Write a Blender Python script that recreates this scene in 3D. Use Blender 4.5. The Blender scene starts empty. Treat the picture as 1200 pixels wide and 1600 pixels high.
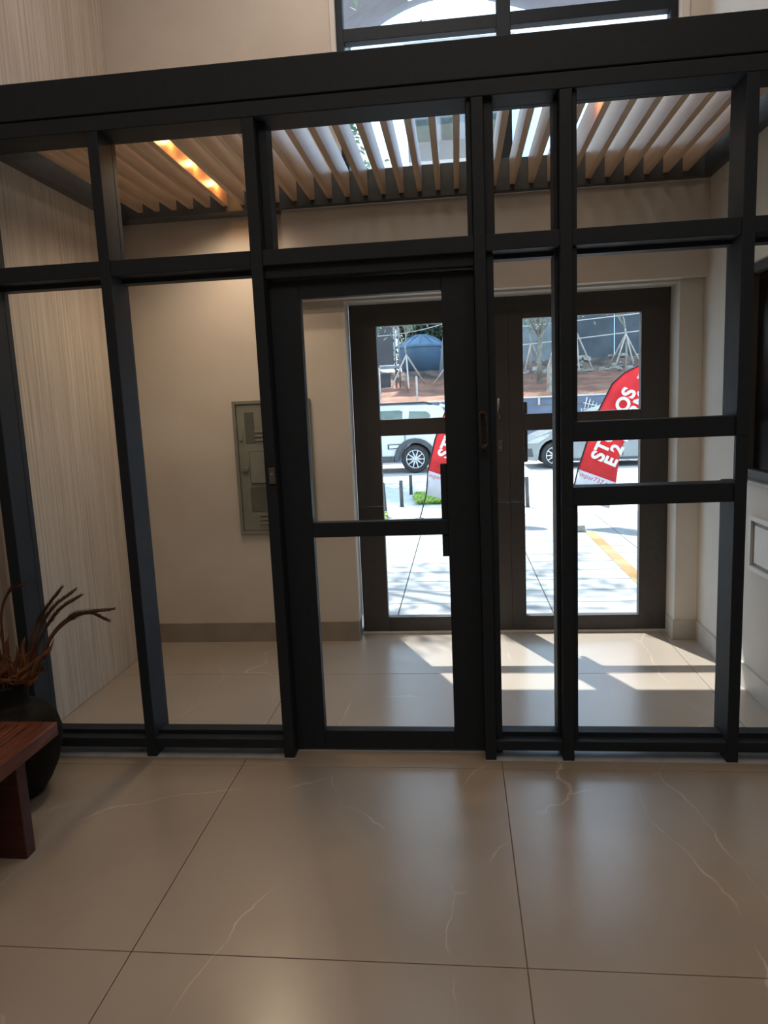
import bpy, bmesh, math, random
from mathutils import Vector, Matrix
random.seed(7)
S = bpy.context.scene
C = S.collection
PI = math.pi

# ------------------------------------------------------------------ camera
F_PX = 1096.7
CAM = Vector((0.0, -3.009, 1.6))
def rot(rx, ry, rz):
    return (Matrix.Rotation(rz, 3, 'Z') @ Matrix.Rotation(rx, 3, 'X') @ Matrix.Rotation(ry, 3, 'Y'))
RM = rot(math.radians(-8.4216), math.radians(2.5), math.radians(6.2756))   # columns: right, forward, up
cd = bpy.data.cameras.new('camera')
cam = bpy.data.objects.new('camera', cd); C.objects.link(cam)
cd.sensor_fit = 'VERTICAL'; cd.sensor_height = 36.0; cd.lens = 36.0 * F_PX / 1600.0
cd.clip_start = 0.05; cd.clip_end = 400
r, f, u = RM.col[0], RM.col[1], RM.col[2]
cam.matrix_world = Matrix(((r.x, u.x, -f.x, CAM.x), (r.y, u.y, -f.y, CAM.y), (r.z, u.z, -f.z, CAM.z), (0, 0, 0, 1)))
S.camera = cam

# ------------------------------------------------------------------ world, sun, lights, exposure
w = bpy.data.worlds.new('sky'); S.world = w; w.use_nodes = True
wn = w.node_tree.nodes; wl = w.node_tree.links
bg = wn['Background']
tc = wn.new('ShaderNodeTexCoord'); nz = wn.new('ShaderNodeTexNoise'); cr = wn.new('ShaderNodeValToRGB')
nz.inputs['Scale'].default_value = 2.5; nz.inputs['Detail'].default_value = 5
cr.color_ramp.elements[0].position = 0.42; cr.color_ramp.elements[0].color = (0.34, 0.62, 1.0, 1)
cr.color_ramp.elements[1].position = 0.6; cr.color_ramp.elements[1].color = (0.80, 0.92, 1.0, 1)
wl.new(tc.outputs['Generated'], nz.inputs['Vector']); wl.new(nz.outputs['Fac'], cr.inputs['Fac'])
wl.new(cr.outputs['Color'], bg.inputs['Color']); bg.inputs['Strength'].default_value = 3.0

sd = bpy.data.lights.new('sun', 'SUN'); sd.energy = 11.5; sd.angle = math.radians(0.6); sd.color = (1.0, 0.965, 0.92)
sun = bpy.data.objects.new('sun', sd); C.objects.link(sun)
sdir = Vector((-0.206, 0.445, 0.871)).normalized()
sun.rotation_euler = sdir.to_track_quat('Z', 'Y').to_euler(); sun.location = (0, 0, 20)

def area(name, loc, size, power, col, target=None, sy=None):
    a = bpy.data.lights.new(name, 'AREA'); a.energy = power; a.color = col; a.size = size
    if sy: a.shape = 'RECTANGLE'; a.size_y = sy
    o = bpy.data.objects.new(name, a); C.objects.link(o); o.location = loc
    if target is not None:
        o.rotation_euler = (Vector(loc) - Vector(target)).to_track_quat('Z', 'Y').to_euler()
    return o
WARM = (1.0, 0.83, 0.67)
area('lobby_ceiling_light', (-0.4, -3.6, 5.0), 2.4, 56, WARM, (-0.4, -3.4, 0), 1.6)
area('lobby_ceiling_light', (0.9, -1.8, 5.0), 1.0, 20, WARM, (0.9, -1.8, 0), 1.0)
area('vestibule_fill_light', (-0.3, 0.5, 5.05), 1.6, 34, (1.0, 0.88, 0.77), (-0.3, 0.55, 0), 0.8)  # added fill, no fixture: brightens the upper wall and slats

S.view_settings.view_transform = 'Standard'; S.view_settings.look = 'None'
S.view_settings.gamma = 1.0; S.view_settings.use_curve_mapping = False
S.view_settings.exposure = 0.0
S.cycles.transparent_max_bounces = 32
S.cycles.max_bounces = 10
S.cycles.diffuse_bounces = 6
S.cycles.sample_clamp_indirect = 6.0

# ------------------------------------------------------------------ helpers
def ray(x, y):
    return RM @ Vector(((x - 600) / F_PX, 1.0, (800 - y) / F_PX))
def at(x, y, Y):
    d = ray(x, y); return CAM + d * ((Y - CAM.y) / d.y)

def tag(o, label=None, cat=None, group=None, kind=None):
    if label: o['label'] = label
    if cat: o['category'] = cat
    if group: o['group'] = group
    if kind: o['kind'] = kind
    return o
def empty(name, loc=(0, 0, 0), label=None, cat=None, group=None, kind=None, rz=0):
    o = bpy.data.objects.new(name, None); C.objects.link(o)
    o.location = loc; o.rotation_euler = (0, 0, rz); o.empty_display_size = 0.1
    return tag(o, label, cat, group, kind)
def link(name, me, mat, parent=None, loc=None):
    o = bpy.data.objects.new(name, me); C.objects.link(o)
    if mat is not None and not me.materials:
        for m in (mat if isinstance(mat, (list, tuple)) else [mat]): me.materials.append(m)
    if parent is not None: o.parent = parent
    if loc is not None: o.location = loc
    return o

class MB:
    """collects shapes in one bmesh"""
    def __init__(s): s.bm = bmesh.new()
    def box(s, x0, x1, y0, y1, z0, z1, bev=0.0, mi=0):
        r = bmesh.ops.create_cube(s.bm, size=1.0)
        vs = r['verts']
        for v in vs:
            v.co = Vector(((x0 + x1) / 2 + v.co.x * (x1 - x0), (y0 + y1) / 2 + v.co.y * (y1 - y0), (z0 + z1) / 2 + v.co.z * (z1 - z0)))
        fs = set(f for v in vs for f in v.link_faces)
        if bev > 0:
            es = list(set(e for v in vs for e in v.link_edges))
            rr = bmesh.ops.bevel(s.bm, geom=es, offset=bev, segments=2, affect='EDGES', profile=0.5)
            fs = set(rr['faces']) | set(f for f in fs if f.is_valid)
        for f in fs:
            if f.is_valid: f.material_index = mi
        return s
    def tube(s, pts, rad, seg=8, caps=True, mi=0):
        pts = [Vector(p) for p in pts]
        n = len(pts)
        rads = rad if isinstance(rad, (list, tuple)) else [rad] * n
        rings = []
        prev = None
        for i, p in enumerate(pts):
            if i == 0: t = pts[1] - pts[0]
            elif i == n - 1: t = pts[-1] - pts[-2]
            else: t = pts[i + 1] - pts[i - 1]
            t.normalize()
            if prev is None:
                a = Vector((0, 0, 1)) if abs(t.z) < 0.9 else Vector((1, 0, 0))
                n1 = t.cross(a).normalized()
            else:
                n1 = (prev - t * prev.dot(t)).normalized()
            prev = n1
            n2 = t.cross(n1)
            rings.append([s.bm.verts.new(p + (n1 * math.cos(2 * PI * k / seg) + n2 * math.sin(2 * PI * k / seg)) * rads[i]) for k in range(seg)])
        for a, b in zip(rings, rings[1:]):
            for k in range(seg):
                f = s.bm.faces.new((a[k], a[(k + 1) % seg], b[(k + 1) % seg], b[k])); f.smooth = True; f.material_index = mi
        if caps:
            f = s.bm.faces.new(rings[0][::-1]); f.material_index = mi
            f = s.bm.faces.new(rings[-1]); f.material_index = mi
        return s
    def lathe(s, prof, seg=40, c=(0, 0, 0), mi=0, axis='Z'):
        c = Vector(c)
        def P(rr, h, a):
            if axis == 'Z': return c + Vector((rr * math.cos(a), rr * math.sin(a), h))
            return c + Vector((rr * math.cos(a), h, rr * math.sin(a)))
        rings = []
        for (rr, h) in prof:
            if rr < 1e-6: rings.append([s.bm.verts.new(P(0, h, 0))])
            else: rings.append([s.bm.verts.new(P(rr, h, 2 * PI * k / seg)) for k in range(seg)])
        for a, b in zip(rings, rings[1:]):
            for k in range(seg):
                k2 = (k + 1) % seg
                if len(a) == 1 and len(b) == 1: continue
                if len(a) == 1: f = s.bm.faces.new((a[0], b[k2], b[k]))
                elif len(b) == 1: f = s.bm.faces.new((a[k], a[k2], b[0]))
                else: f = s.bm.faces.new((a[k], a[k2], b[k2], b[k]))
                f.smooth = True; f.material_index = mi
        return s
    def prism(s, pts, axis, a0, a1, mi=0):
        """polygon pts (u,v) extruded along axis; for 'Y': u=x v=z; 'X': u=y v=z; 'Z': u=x v=y"""
        def P(u_, v_, a):
            return {'Y': Vector((u_, a, v_)), 'X': Vector((a, u_, v_)), 'Z': Vector((u_, v_, a))}[axis]
        A = [s.bm.verts.new(P(p[0], p[1], a0)) for p in pts]
        B = [s.bm.verts.new(P(p[0], p[1], a1)) for p in pts]
        fs = [s.bm.faces.new(A), s.bm.faces.new(B[::-1])]
        n = len(pts)
        for i in range(n): fs.append(s.bm.faces.new((A[i], B[i], B[(i + 1) % n], A[(i + 1) % n])))
        for f in fs: f.material_index = mi
        return s
    def done(s, name, mat, parent=None, loc=None, recalc=True, smooth=False):
        if recalc: bmesh.ops.recalc_face_normals(s.bm, faces=s.bm.faces)
        if smooth:
            for f in s.bm.faces: f.smooth = True
        me = bpy.data.meshes.new(name); s.bm.to_mesh(me); s.bm.free()
        return link(name, me, mat, parent, loc)

def box(name, x0, x1, y0, y1, z0, z1, mat, parent=None, bev=0.0):
    return MB().box(x0, x1, y0, y1, z0, z1, bev).done(name, mat, parent)

# ------------------------------------------------------------------ materials
def nodes(name):
    m = bpy.data.materials.new(name); m.use_nodes = True
    return m, m.node_tree.nodes, m.node_tree.links, m.node_tree.nodes['Principled BSDF']
def coords(n, l, scale=(1, 1, 1), kind='Object'):
    t = n.new('ShaderNodeTexCoord'); mp = n.new('ShaderNodeMapping'); mp.inputs['Scale'].default_value = scale
    l.new(t.outputs[kind], mp.inputs['Vector']); return mp
def geo_coords(n, l, scale=(1, 1, 1)):
    t = n.new('ShaderNodeNewGeometry'); mp = n.new('ShaderNodeMapping'); mp.inputs['Scale'].default_value = scale
    l.new(t.outputs['Position'], mp.inputs['Vector']); return mp
def noisy(name, c1, c2, scale=5, rough=0.6, detail=4, stretch=(1, 1, 1), bump=0.0, bscale=None, lo=0.35, hi=0.65, metal=0.0, spec=0.5, world=False):
    m, n, l, p = nodes(name)
    mp = geo_coords(n, l, stretch) if world else coords(n, l, stretch)
    t = n.new('ShaderNodeTexNoise'); t.inputs['Scale'].default_value = scale; t.inputs['Detail'].default_value = detail
    l.new(mp.outputs['Vector'], t.inputs['Vector'])
    r_ = n.new('ShaderNodeValToRGB'); r_.color_ramp.elements[0].position = lo; r_.color_ramp.elements[1].position = hi
    r_.color_ramp.elements[0].color = (*c1, 1); r_.color_ramp.elements[1].color = (*c2, 1)
    l.new(t.outputs['Fac'], r_.inputs['Fac']); l.new(r_.outputs['Color'], p.inputs['Base Color'])
    p.inputs['Roughness'].default_value = rough; p.inputs['Metallic'].default_value = metal
    p.inputs['Specular IOR Level'].default_value = spec
    if bump > 0:
        b = n.new('ShaderNodeBump'); b.inputs['Strength'].default_value = bump; b.inputs['Distance'].default_value = 0.01
        t2 = n.new('ShaderNodeTexNoise'); t2.inputs['Scale'].default_value = bscale or scale * 3; t2.inputs['Detail'].default_value = 3
        l.new(mp.outputs['Vector'], t2.inputs['Vector'])
        l.new(t2.outputs['Fac'], b.inputs['Height']); l.new(b.outputs['Normal'], p.inputs['Normal'])
    return m
def plain(name, col, rough=0.5, metal=0.0, spec=0.5):
    k = 0.94
    return noisy(name, tuple(c * k for c in col), col, 12, rough, 2, metal=metal, spec=spec)

def glass_mat(name, tint=(0.97, 0.985, 0.985), ior=1.45, rough=0.0):
    m = bpy.data.materials.new(name); m.use_nodes = True
    n, l = m.node_tree.nodes, m.node_tree.links
    n.remove(n['Principled BSDF'])
    tr = n.new('ShaderNodeBsdfTransparent'); tr.inputs['Color'].default_value = (*tint, 1)
    gl = n.new('ShaderNodeBsdfGlossy'); gl.inputs['Roughness'].default_value = rough
    fr = n.new('ShaderNodeFresnel'); fr.inputs['IOR'].default_value = ior
    mx = n.new('ShaderNodeMixShader')
    ge = n.new('ShaderNodeNewGeometry'); iv = n.new('ShaderNodeMath'); iv.operation = 'SUBTRACT'; iv.inputs[0].default_value = 1.0
    l.new(ge.outputs['Backfacing'], iv.inputs[1]); ml = n.new('ShaderNodeMath'); ml.operation = 'MULTIPLY'
    l.new(iv.outputs[0], ml.inputs[0]); l.new(fr.outputs['Fac'], ml.inputs[1])
    l.new(ml.outputs[0], mx.inputs['Fac']); l.new(tr.outputs[0], mx.inputs[1]); l.new(gl.outputs[0], mx.inputs[2])
    l.new(mx.outputs[0], n['Material Output'].inputs['Surface'])
    return m

M_frame = noisy('black_aluminium', (0.012, 0.0175, 0.0255), (0.0145, 0.0205, 0.029), 30, 0.58, 2, spec=0.24)
M_frame2 = noisy('dark_bronze_aluminium', (0.040, 0.038, 0.038), (0.048, 0.045, 0.045), 30, 0.5, 2, spec=0.35)
M_beam = noisy('dark_grey_steel', (0.028, 0.030, 0.032), (0.04, 0.042, 0.044), 20, 0.5, 2)
M_glass = glass_mat('clear_glass')
M_wall = noisy('beige_wall_paint', (0.55, 0.50, 0.45), (0.59, 0.54, 0.49), 3, 0.85, 3, bump=0.08, bscale=160)
M_wallw = noisy('light_wall_paint', (0.55, 0.52, 0.48), (0.59, 0.56, 0.51), 3, 0.8, 3, bump=0.05, bscale=160)
M_base = noisy('grey_beige_skirting', (0.24, 0.20, 0.17), (0.28, 0.235, 0.20), 6, 0.45, 3)
M_steelbox = noisy('grey_painted_steel', (0.17, 0.175, 0.15), (0.21, 0.215, 0.185), 6, 0.5, 3)
M_chrome = plain('brushed_steel', (0.35, 0.34, 0.33), 0.35, 0.8)
M_wood = noisy('pale_slat_wood', (0.42, 0.27, 0.165), (0.54, 0.37, 0.24), 3, 0.36, 5, (6, 0.6, 6), bump=0.1)
M_ceil = noisy('white_ceiling', (0.62, 0.59, 0.55), (0.66, 0.63, 0.59), 3, 0.9, 2)

# textured wallpaper with vertical striations
def wallpaper():
    m, n, l, p = nodes('ribbed_wallpaper')
    mp = coords(n, l, (1, 30, 0.55))
    t = n.new('ShaderNodeTexNoise'); t.inputs['Scale'].default_value = 2.6; t.inputs['Detail'].default_value = 6; t.inputs['Roughness'].default_value = 0.62
    l.new(mp.outputs['Vector'], t.inputs['Vector'])
    cr_ = n.new('ShaderNodeValToRGB'); e = cr_.color_ramp.elements
    e[0].position = 0.3; e[0].color = (0.36, 0.30, 0.245, 1); e[1].position = 0.68; e[1].color = (0.56, 0.50, 0.43, 1)
    l.new(t.outputs['Fac'], cr_.inputs['Fac']); l.new(cr_.outputs['Color'], p.inputs['Base Color'])
    p.inputs['Roughness'].default_value = 0.8
    b = n.new('ShaderNodeBump'); b.inputs['Strength'].default_value = 0.4; b.inputs['Distance'].default_value = 0.004
    l.new(t.outputs['Fac'], b.inputs['Height']); l.new(b.outputs['Normal'], p.inputs['Normal'])
    return m
M_paper = wallpaper()

# large porcelain tile with thin pale veins
def tile_mat():
    m, n, l, p = nodes('veined_porcelain')
    mp = geo_coords(n, l, (1, 1, 1))
    n1 = n.new('ShaderNodeTexNoise'); n1.inputs['Scale'].default_value = 1.1; n1.inputs['Detail'].default_value = 5
    l.new(mp.outputs['Vector'], n1.inputs['Vector'])
    base = n.new('ShaderNodeValToRGB'); e = base.color_ramp.elements
    e[0].position = 0.35; e[0].color = (0.29, 0.24, 0.195, 1); e[1].position = 0.68; e[1].color = (0.355, 0.30, 0.25, 1)
    l.new(n1.outputs['Fac'], base.inputs['Fac'])
    # veins: thin bands of a warped noise
    mp2 = geo_coords(n, l, (0.95, 0.42, 1)); mp2.inputs['Rotation'].default_value = (0, 0, 0.7)
    wp = n.new('ShaderNodeTexNoise'); wp.inputs['Scale'].default_value = 1.6; wp.inputs['Detail'].default_value = 5; l.new(mp.outputs['Vector'], wp.inputs['Vector'])
    ws = n.new('ShaderNodeVectorMath'); ws.operation = 'SCALE'; ws.inputs['Scale'].default_value = 0.22; l.new(wp.outputs['Color'], ws.inputs[0])
    wa = n.new('ShaderNodeVectorMath'); wa.operation = 'ADD'; l.new(mp2.outputs['Vector'], wa.inputs[0]); l.new(ws.outputs[0], wa.inputs[1])
    b = n.new('ShaderNodeTexVoronoi'); b.feature = 'DISTANCE_TO_EDGE'; b.inputs['Scale'].default_value = 1.35; l.new(wa.outputs[0], b.inputs['Vector'])
    vr = n.new('ShaderNodeMapRange'); vr.inputs['From Min'].default_value = 0.0; vr.inputs['From Max'].default_value = 0.0042
    vr.inputs['To Min'].default_value = 1.0; vr.inputs['To Max'].default_value = 0.0; l.new(b.outputs[0], vr.inputs['Value'])
    n3 = n.new('ShaderNodeTexNoise'); n3.inputs['Scale'].default_value = 3.2; l.new(mp.outputs['Vector'], n3.inputs['Vector'])
    mr = n.new('ShaderNodeMapRange'); mr.inputs['From Min'].default_value = 0.45; mr.inputs['From Max'].default_value = 0.65
    mr.inputs['To Min'].default_value = 0.0; mr.inputs['To Max'].default_value = 0.5; l.new(n3.outputs['Fac'], mr.inputs['Value'])
    ml = n.new('ShaderNodeMath'); ml.operation = 'MULTIPLY'; l.new(vr.outputs[0], ml.inputs[0]); l.new(mr.outputs[0], ml.inputs[1])
    mx = n.new('ShaderNodeMix'); mx.data_type = 'RGBA'
    l.new(ml.outputs[0], mx.inputs['Factor']); l.new(base.outputs['Color'], mx.inputs[6]); mx.inputs[7].default_value = (0.75, 0.64, 0.53, 1)
    l.new(mx.outputs[2], p.inputs['Base Color'])
    p.inputs['Roughness'].default_value = 0.25; p.inputs['Specular IOR Level'].default_value = 0.85
    p.inputs['Coat Weight'].default_value = 0.55; p.inputs['Coat Roughness'].default_value = 0.42
    return m
M_tile = tile_mat()
M_grout = noisy('grout', (0.17, 0.13, 0.10), (0.20, 0.155, 0.12), 30, 0.9)

# ------------------------------------------------------------------ the shell
XL, XR, YB = -2.18, 1.53, 1.673
D0 = 1.83                     # inner face of the street doors
# floor: a bed with recessed joints, tiles as parts
floor = box('floor', XL - 0.2, 4.2, -8.2, 1.98, -0.20, -0.006, M_grout); tag(floor, kind='structure')
TX, TY, OX, OY, g = 1.185, 1.118, -1.03, -1.19, 0.0016
tile_me = None
ix0 = math.floor((XL - OX) / TX) - 1
for i in range(-1, 5):
    for j in range(-5, 3):
        x0, x1 = OX + TX * i, OX + TX * (i + 1); y0, y1 = OY + TY * j, OY + TY * (j + 1)
        xlim1 = 4.2 if y1 <= 0.0 else 4.2
        a0, a1 = max(x0, XL - 0.0), min(x1, 4.15); b0, b1 = y0, min(y1, 1.97)
        if a1 - a0 < 0.02 or b1 - b0 < 0.02: continue
        MB().box(a0 + g, a1 - g, b0 + g, b1 - g, -0.012, 0.0, 0.0012).done('floor_tile', M_tile, floor)
        # the strip left of the first joint column gets narrow cut tiles
# walls
wl_ = MB(); wl_.box(XL - 0.18, XL, -8.2, 1.98, 0, 5.2); wl_ = wl_.done('wall_left', M_paper); tag(wl_, kind='structure')
WX0, WX1, WZ0, WZ1 = -0.70, 1.375, 3.02, 4.62       # upper window opening
wb = MB()
wb.box(XL, -0.735, YB, 1.98, 0, 2.30)                # left of the street doors
wb.box(XL, XR, YB, 1.98, 2.30, WZ0)
wb.box(1.40, XR, YB, 1.98, 0, 2.30)
wb.box(XL, WX0, YB, 1.98, WZ0, WZ1); wb.box(WX1, XR, YB, 1.98, WZ0, WZ1)
wb.box(XL, XR, YB, 1.98, WZ1, 5.2)
wb.box(-1.08, XR, 1.59, YB, 2.31, 2.865)             # bulkhead over the doors
wb = wb.done('wall_back', M_wall); tag(wb, kind='structure')
# right wall with the guard window opening
GY0, GY1, GZ0, GZ1 = -0.1, 1.03, 1.14, 2.26
wr = MB()
wr.box(XR, XR + 0.16, 0.0, 1.98, 0, GZ0 - 0.02); wr.box(XR, XR + 0.16, 0.0, 1.98, GZ1, 5.2)
wr.box(XR, XR + 0.16, GY1, 1.98, GZ0 - 0.02, GZ1)
wr = wr.done('wall_right', M_wallw); tag(wr, kind='structure')
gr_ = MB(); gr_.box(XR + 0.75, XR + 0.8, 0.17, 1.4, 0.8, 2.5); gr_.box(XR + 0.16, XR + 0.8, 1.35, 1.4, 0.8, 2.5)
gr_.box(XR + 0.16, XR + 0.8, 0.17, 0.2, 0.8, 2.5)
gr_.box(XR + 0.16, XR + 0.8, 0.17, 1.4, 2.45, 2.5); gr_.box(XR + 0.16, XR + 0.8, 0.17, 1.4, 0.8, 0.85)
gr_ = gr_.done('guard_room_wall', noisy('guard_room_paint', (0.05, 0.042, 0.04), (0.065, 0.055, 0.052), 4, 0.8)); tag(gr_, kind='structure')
lb = MB(); lb.box(XR + 0.0, 4.4, 0.0, 0.17, 0, 5.2); lb = lb.done('wall_front', M_wallw); tag(lb, kind='structure')
o = MB(); o.box(4.2, 4.4, -8.2, 0.0, 0, 5.2); o = o.done('wall_lobby_side', M_wallw); tag(o, kind='structure')
o = MB(); o.box(XL, 4.2, -8.4, -8.2, 0, 5.2); o = o.done('wall_lobby_rear', M_wall); tag(o, kind='structure')
o = MB(); o.box(XL - 0.18, 4.4, -8.4, 1.98, 5.2, 5.35); o = o.done('ceiling', M_ceil); tag(o, kind='structure')
# unseen slab on brackets, added to block direct sun from the upper window
o = MB(); o.box(-2.4, 2.4, 2.35, 3.35, 6.15, 6.27, 0.01)
for xx in (-2.0, 2.0): o.tube([(xx, 1.9, 5.1), (xx, 2.4, 6.2)], 0.04, 8)
o = o.done('sun_blocker', M_ceil); tag(o, kind='structure')

# baseboards
o = MB(); o.box(XL, -0.722, YB - 0.014, YB, 0, 0.139, 0.002); o.box(-0.736, -0.722, YB, D0 - 0.02, 0, 0.139)
o = o.done('baseboard_back', M_base); tag(o, kind='structure')
M_basel = noisy('light_skirting', (0.40, 0.37, 0.33), (0.46, 0.43, 0.385), 6, 0.45, 3)
# pilaster right of the doors
o = MB(); o.box(1.385, XR, 1.65, D0 + 0.03, 0, 2.31, 0.004); o = o.done('trim_1', M_wallw); tag(o, kind='structure')
o = MB(); o.box(1.373, XR, 1.636, 1.65, 0, 0.13, 0.002); o.box(1.373, 1.385, 1.65, D0 - 0.03, 0, 0.13); o.box(XR - 0.014, XR, 0.0, 1.64, 0, 0.13, 0.002)
o = o.done('baseboard_right', M_basel); tag(o, kind='structure')
# door casing: left jamb and head, white
o = MB(); o.box(-0.735, -0.716, YB - 0.002, D0, 0.14, 2.30, 0.002); o.box(-0.735, 1.385, YB - 0.002, D0 + 0.02, 2.295, 2.31, 0.002)
o = o.done('trim_2', M_wallw); tag(o, kind='structure')
# stone sill under the street doors
o = MB(); o.box(-0.72, 1.385, D0 - 0.03, 1.98, 0.0, 0.012, 0.002); o = o.done('trim_3', noisy('pale_stone_sill', (0.42, 0.41, 0.39), (0.5, 0.49, 0.47), 9, 0.5)); tag(o, kind='structure')

# ------------------------------------------------------------------ upper window
win = empty('window_1', (0.33, 1.76, 3.0), kind='structure')
def wpart(name, *a, mat=M_frame, bev=0.003):
    o = MB().box(*a, bev).done(name, mat); o.parent = win; o.matrix_parent_inverse = Matrix.Translation(win.location).inverted(); return o
Y0, Y1 = 1.72, 1.79
wpart('window_frame', -0.69, -0.645, Y0, Y1, 3.02, 4.62); wpart('window_frame', 1.325, 1.37, Y0, Y1, 3.02, 4.62)
wpart('window_frame', -0.69, 1.37, Y0, Y1, 3.02, 3.07); wpart('window_frame', -0.69, 1.37, Y0, Y1, 4.57, 4.62)
wpart('window_mullion', 0.30, 0.385, Y0, Y1, 3.07, 4.57)
wpart('window_transom', -0.645, 0.30, Y0, Y1, 3.868, 3.945); wpart('window_transom', 0.385, 1.325, Y0, Y1, 3.876, 3.95)
for xa, xb in ((-0.645, 0.30), (0.385, 1.325)):
    wpart('window_pane', xa, xb, 1.752, 1.758, 3.07, 3.87, mat=M_glass, bev=0)
    wpart('window_pane', xa, xb, 1.752, 1.758, 3.945, 4.57, mat=M_glass, bev=0)
wpart('window_casing', -0.72, -0.69, 1.665, 1.97, 3.0, 4.64, mat=M_ceil); wpart('window_casing', 1.37, 1.42, 1.665, 1.97, 3.0, 4.64, mat=M_ceil)
wpart('window_sill', -0.69, 1.37, 1.79, 1.97, 3.0, 3.02, mat=M_ceil)

# ------------------------------------------------------------------ guard window in the right wall
gw = empty('window_2', (XR, 0.6, 1.14), kind='structure')
def gpart(name, *a, mat=M_frame2, bev=0.002):
    o = MB().box(*a, bev).done(name, mat); o.parent = gw; o.matrix_parent_inverse = Matrix.Translation(gw.location).inverted(); return o
gpart('window_frame', XR + 0.02, XR + 0.10, GY1 - 0.05, GY1, GZ0, GZ1)
gpart('window_frame', XR + 0.02, XR + 0.10, 0.17, GY1 - 0.05, GZ1 - 0.05, GZ1)
gpart('window_frame', XR + 0.02, XR + 0.10, 0.17, GY1 - 0.05, GZ0, GZ0 + 0.05)
gpart('window_mullion', XR + 0.02, XR + 0.10, 0.58, 0.63, GZ0 + 0.05, GZ1 - 0.05)
M_dglass = glass_mat('tinted_glass', (0.35, 0.33, 0.33), 1.06, 0.15)
gpart('window_pane', XR + 0.055, XR + 0.061, 0.17, GY1 - 0.05, GZ0 + 0.05, GZ1 - 0.05, mat=M_dglass, bev=0)
gpart('window_sill', XR - 0.015, XR + 0.16, 0.17, GY1 + 0.02, GZ0 - 0.02, GZ0, mat=noisy('grey_stone', (0.2, 0.2, 0.19), (0.26, 0.26, 0.25), 9, 0.4))

# pass-through drawer in the wall below the guard window
pt = empty('parcel_drawer', (XR, 0.70, 0.66), 'white flush wall drawer with a thin raised frame below the dark guard window', 'drawer')
def sub(parent, name, args, mat, bev=0.002):
    o = MB().box(*args, bev).done(name, mat); o.parent = parent; o.matrix_parent_inverse = Matrix.Translation(parent.location).inverted(); return o
M_white = noisy('white_lacquer', (0.58, 0.57, 0.55), (0.62, 0.61, 0.59), 8, 0.45)
sub(pt, 'drawer_front', (XR - 0.012, XR, 0.42, 0.765, 0.715, 0.915), M_white, 0.004)
sub(pt, 'shadow_gap', (XR - 0.004, XR, 0.40, 0.79, 0.69, 0.94), M_steelbox, 0)
for a in ((XR - 0.02, XR, 0.37, 0.395, 0.67, 0.96), (XR - 0.02, XR, 0.795, 0.82, 0.67, 0.96), (XR - 0.02, XR, 0.395, 0.795, 0.67, 0.695), (XR - 0.02, XR, 0.395, 0.795, 0.935, 0.96)):
    sub(pt, 'drawer_frame', a, M_white)

# ------------------------------------------------------------------ interior glass partition
pa = empty('glass_partition', (0, 0.08, 0), 'black aluminium glass partition with tall mullions and wide header across the lobby', 'partition')
def pp(name, *a, mat=M_frame, bev=0.003):
    o = MB().box(*a, bev).done(name, mat); o.parent = pa; o.matrix_parent_inverse = Matrix.Translation(pa.location).inverted(); return o
G = 0.164
HB = 2.80
fins = [(-2.11, -2.055), (-1.52, -1.472), (-0.85, -0.80), (0.084, 0.132), (0.428, 0.478), (1.127, 1.176), (1.482, XR)]
H0, H1 = 1.232, 1.425      # open band of the hatch between its two rails
for i, (a, b) in enumerate(fins):
    m = MB()
    if i == 5:
        m.box(a, b, 0, G, 0, H0, 0.003); m.box(a, b, 0, 0.022, H0, H1, 0.0); m.box(a, b, 0, G, H1, HB, 0.003)
    elif i == 0:
        m.box(a, b, 0, G, 0, HB, 0.003)
    else:
        m.box(a, b, 0, G, 0, HB, 0.003)
    o = m.done('mullion', M_frame); o.parent = pa; o.matrix_parent_inverse = Matrix.Translation(pa.location).inverted()
pp('header', XL, XR, -0.004, G, 2.866, 3.013, bev=0.004)
pp('header', XL, XR, 0.0, G, HB, 2.862, bev=0.004)
pp('jamb', 0.132, 0.163, 0.03, G, 0.02, 2.21); pp('jamb', 0.132, 0.172, 0.03, G, 2.28, HB); pp('jamb', 0.064, 0.084, 0.02, G, 2.28, HB); pp('jamb', -0.80, -0.765, 0.06, G, 2.28, HB); pp('jamb', 0.412, 0.428, 0.05, G, 0.09, HB)
pp('jamb', 0.478, 0.498, 0.02, G, 0.045, H0 - 0.08); pp('jamb', 0.478, 0.498, 0.02, G, H1 + 0.08, 2.21); pp('jamb', 0.478, 0.498, 0.02, G, 2.28, HB)
bays = [(-2.055, -1.52), (-1.472, -0.85), (-0.80, 0.084), (0.132, 0.428), (0.478, 1.127), (1.176, 1.482)]
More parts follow.
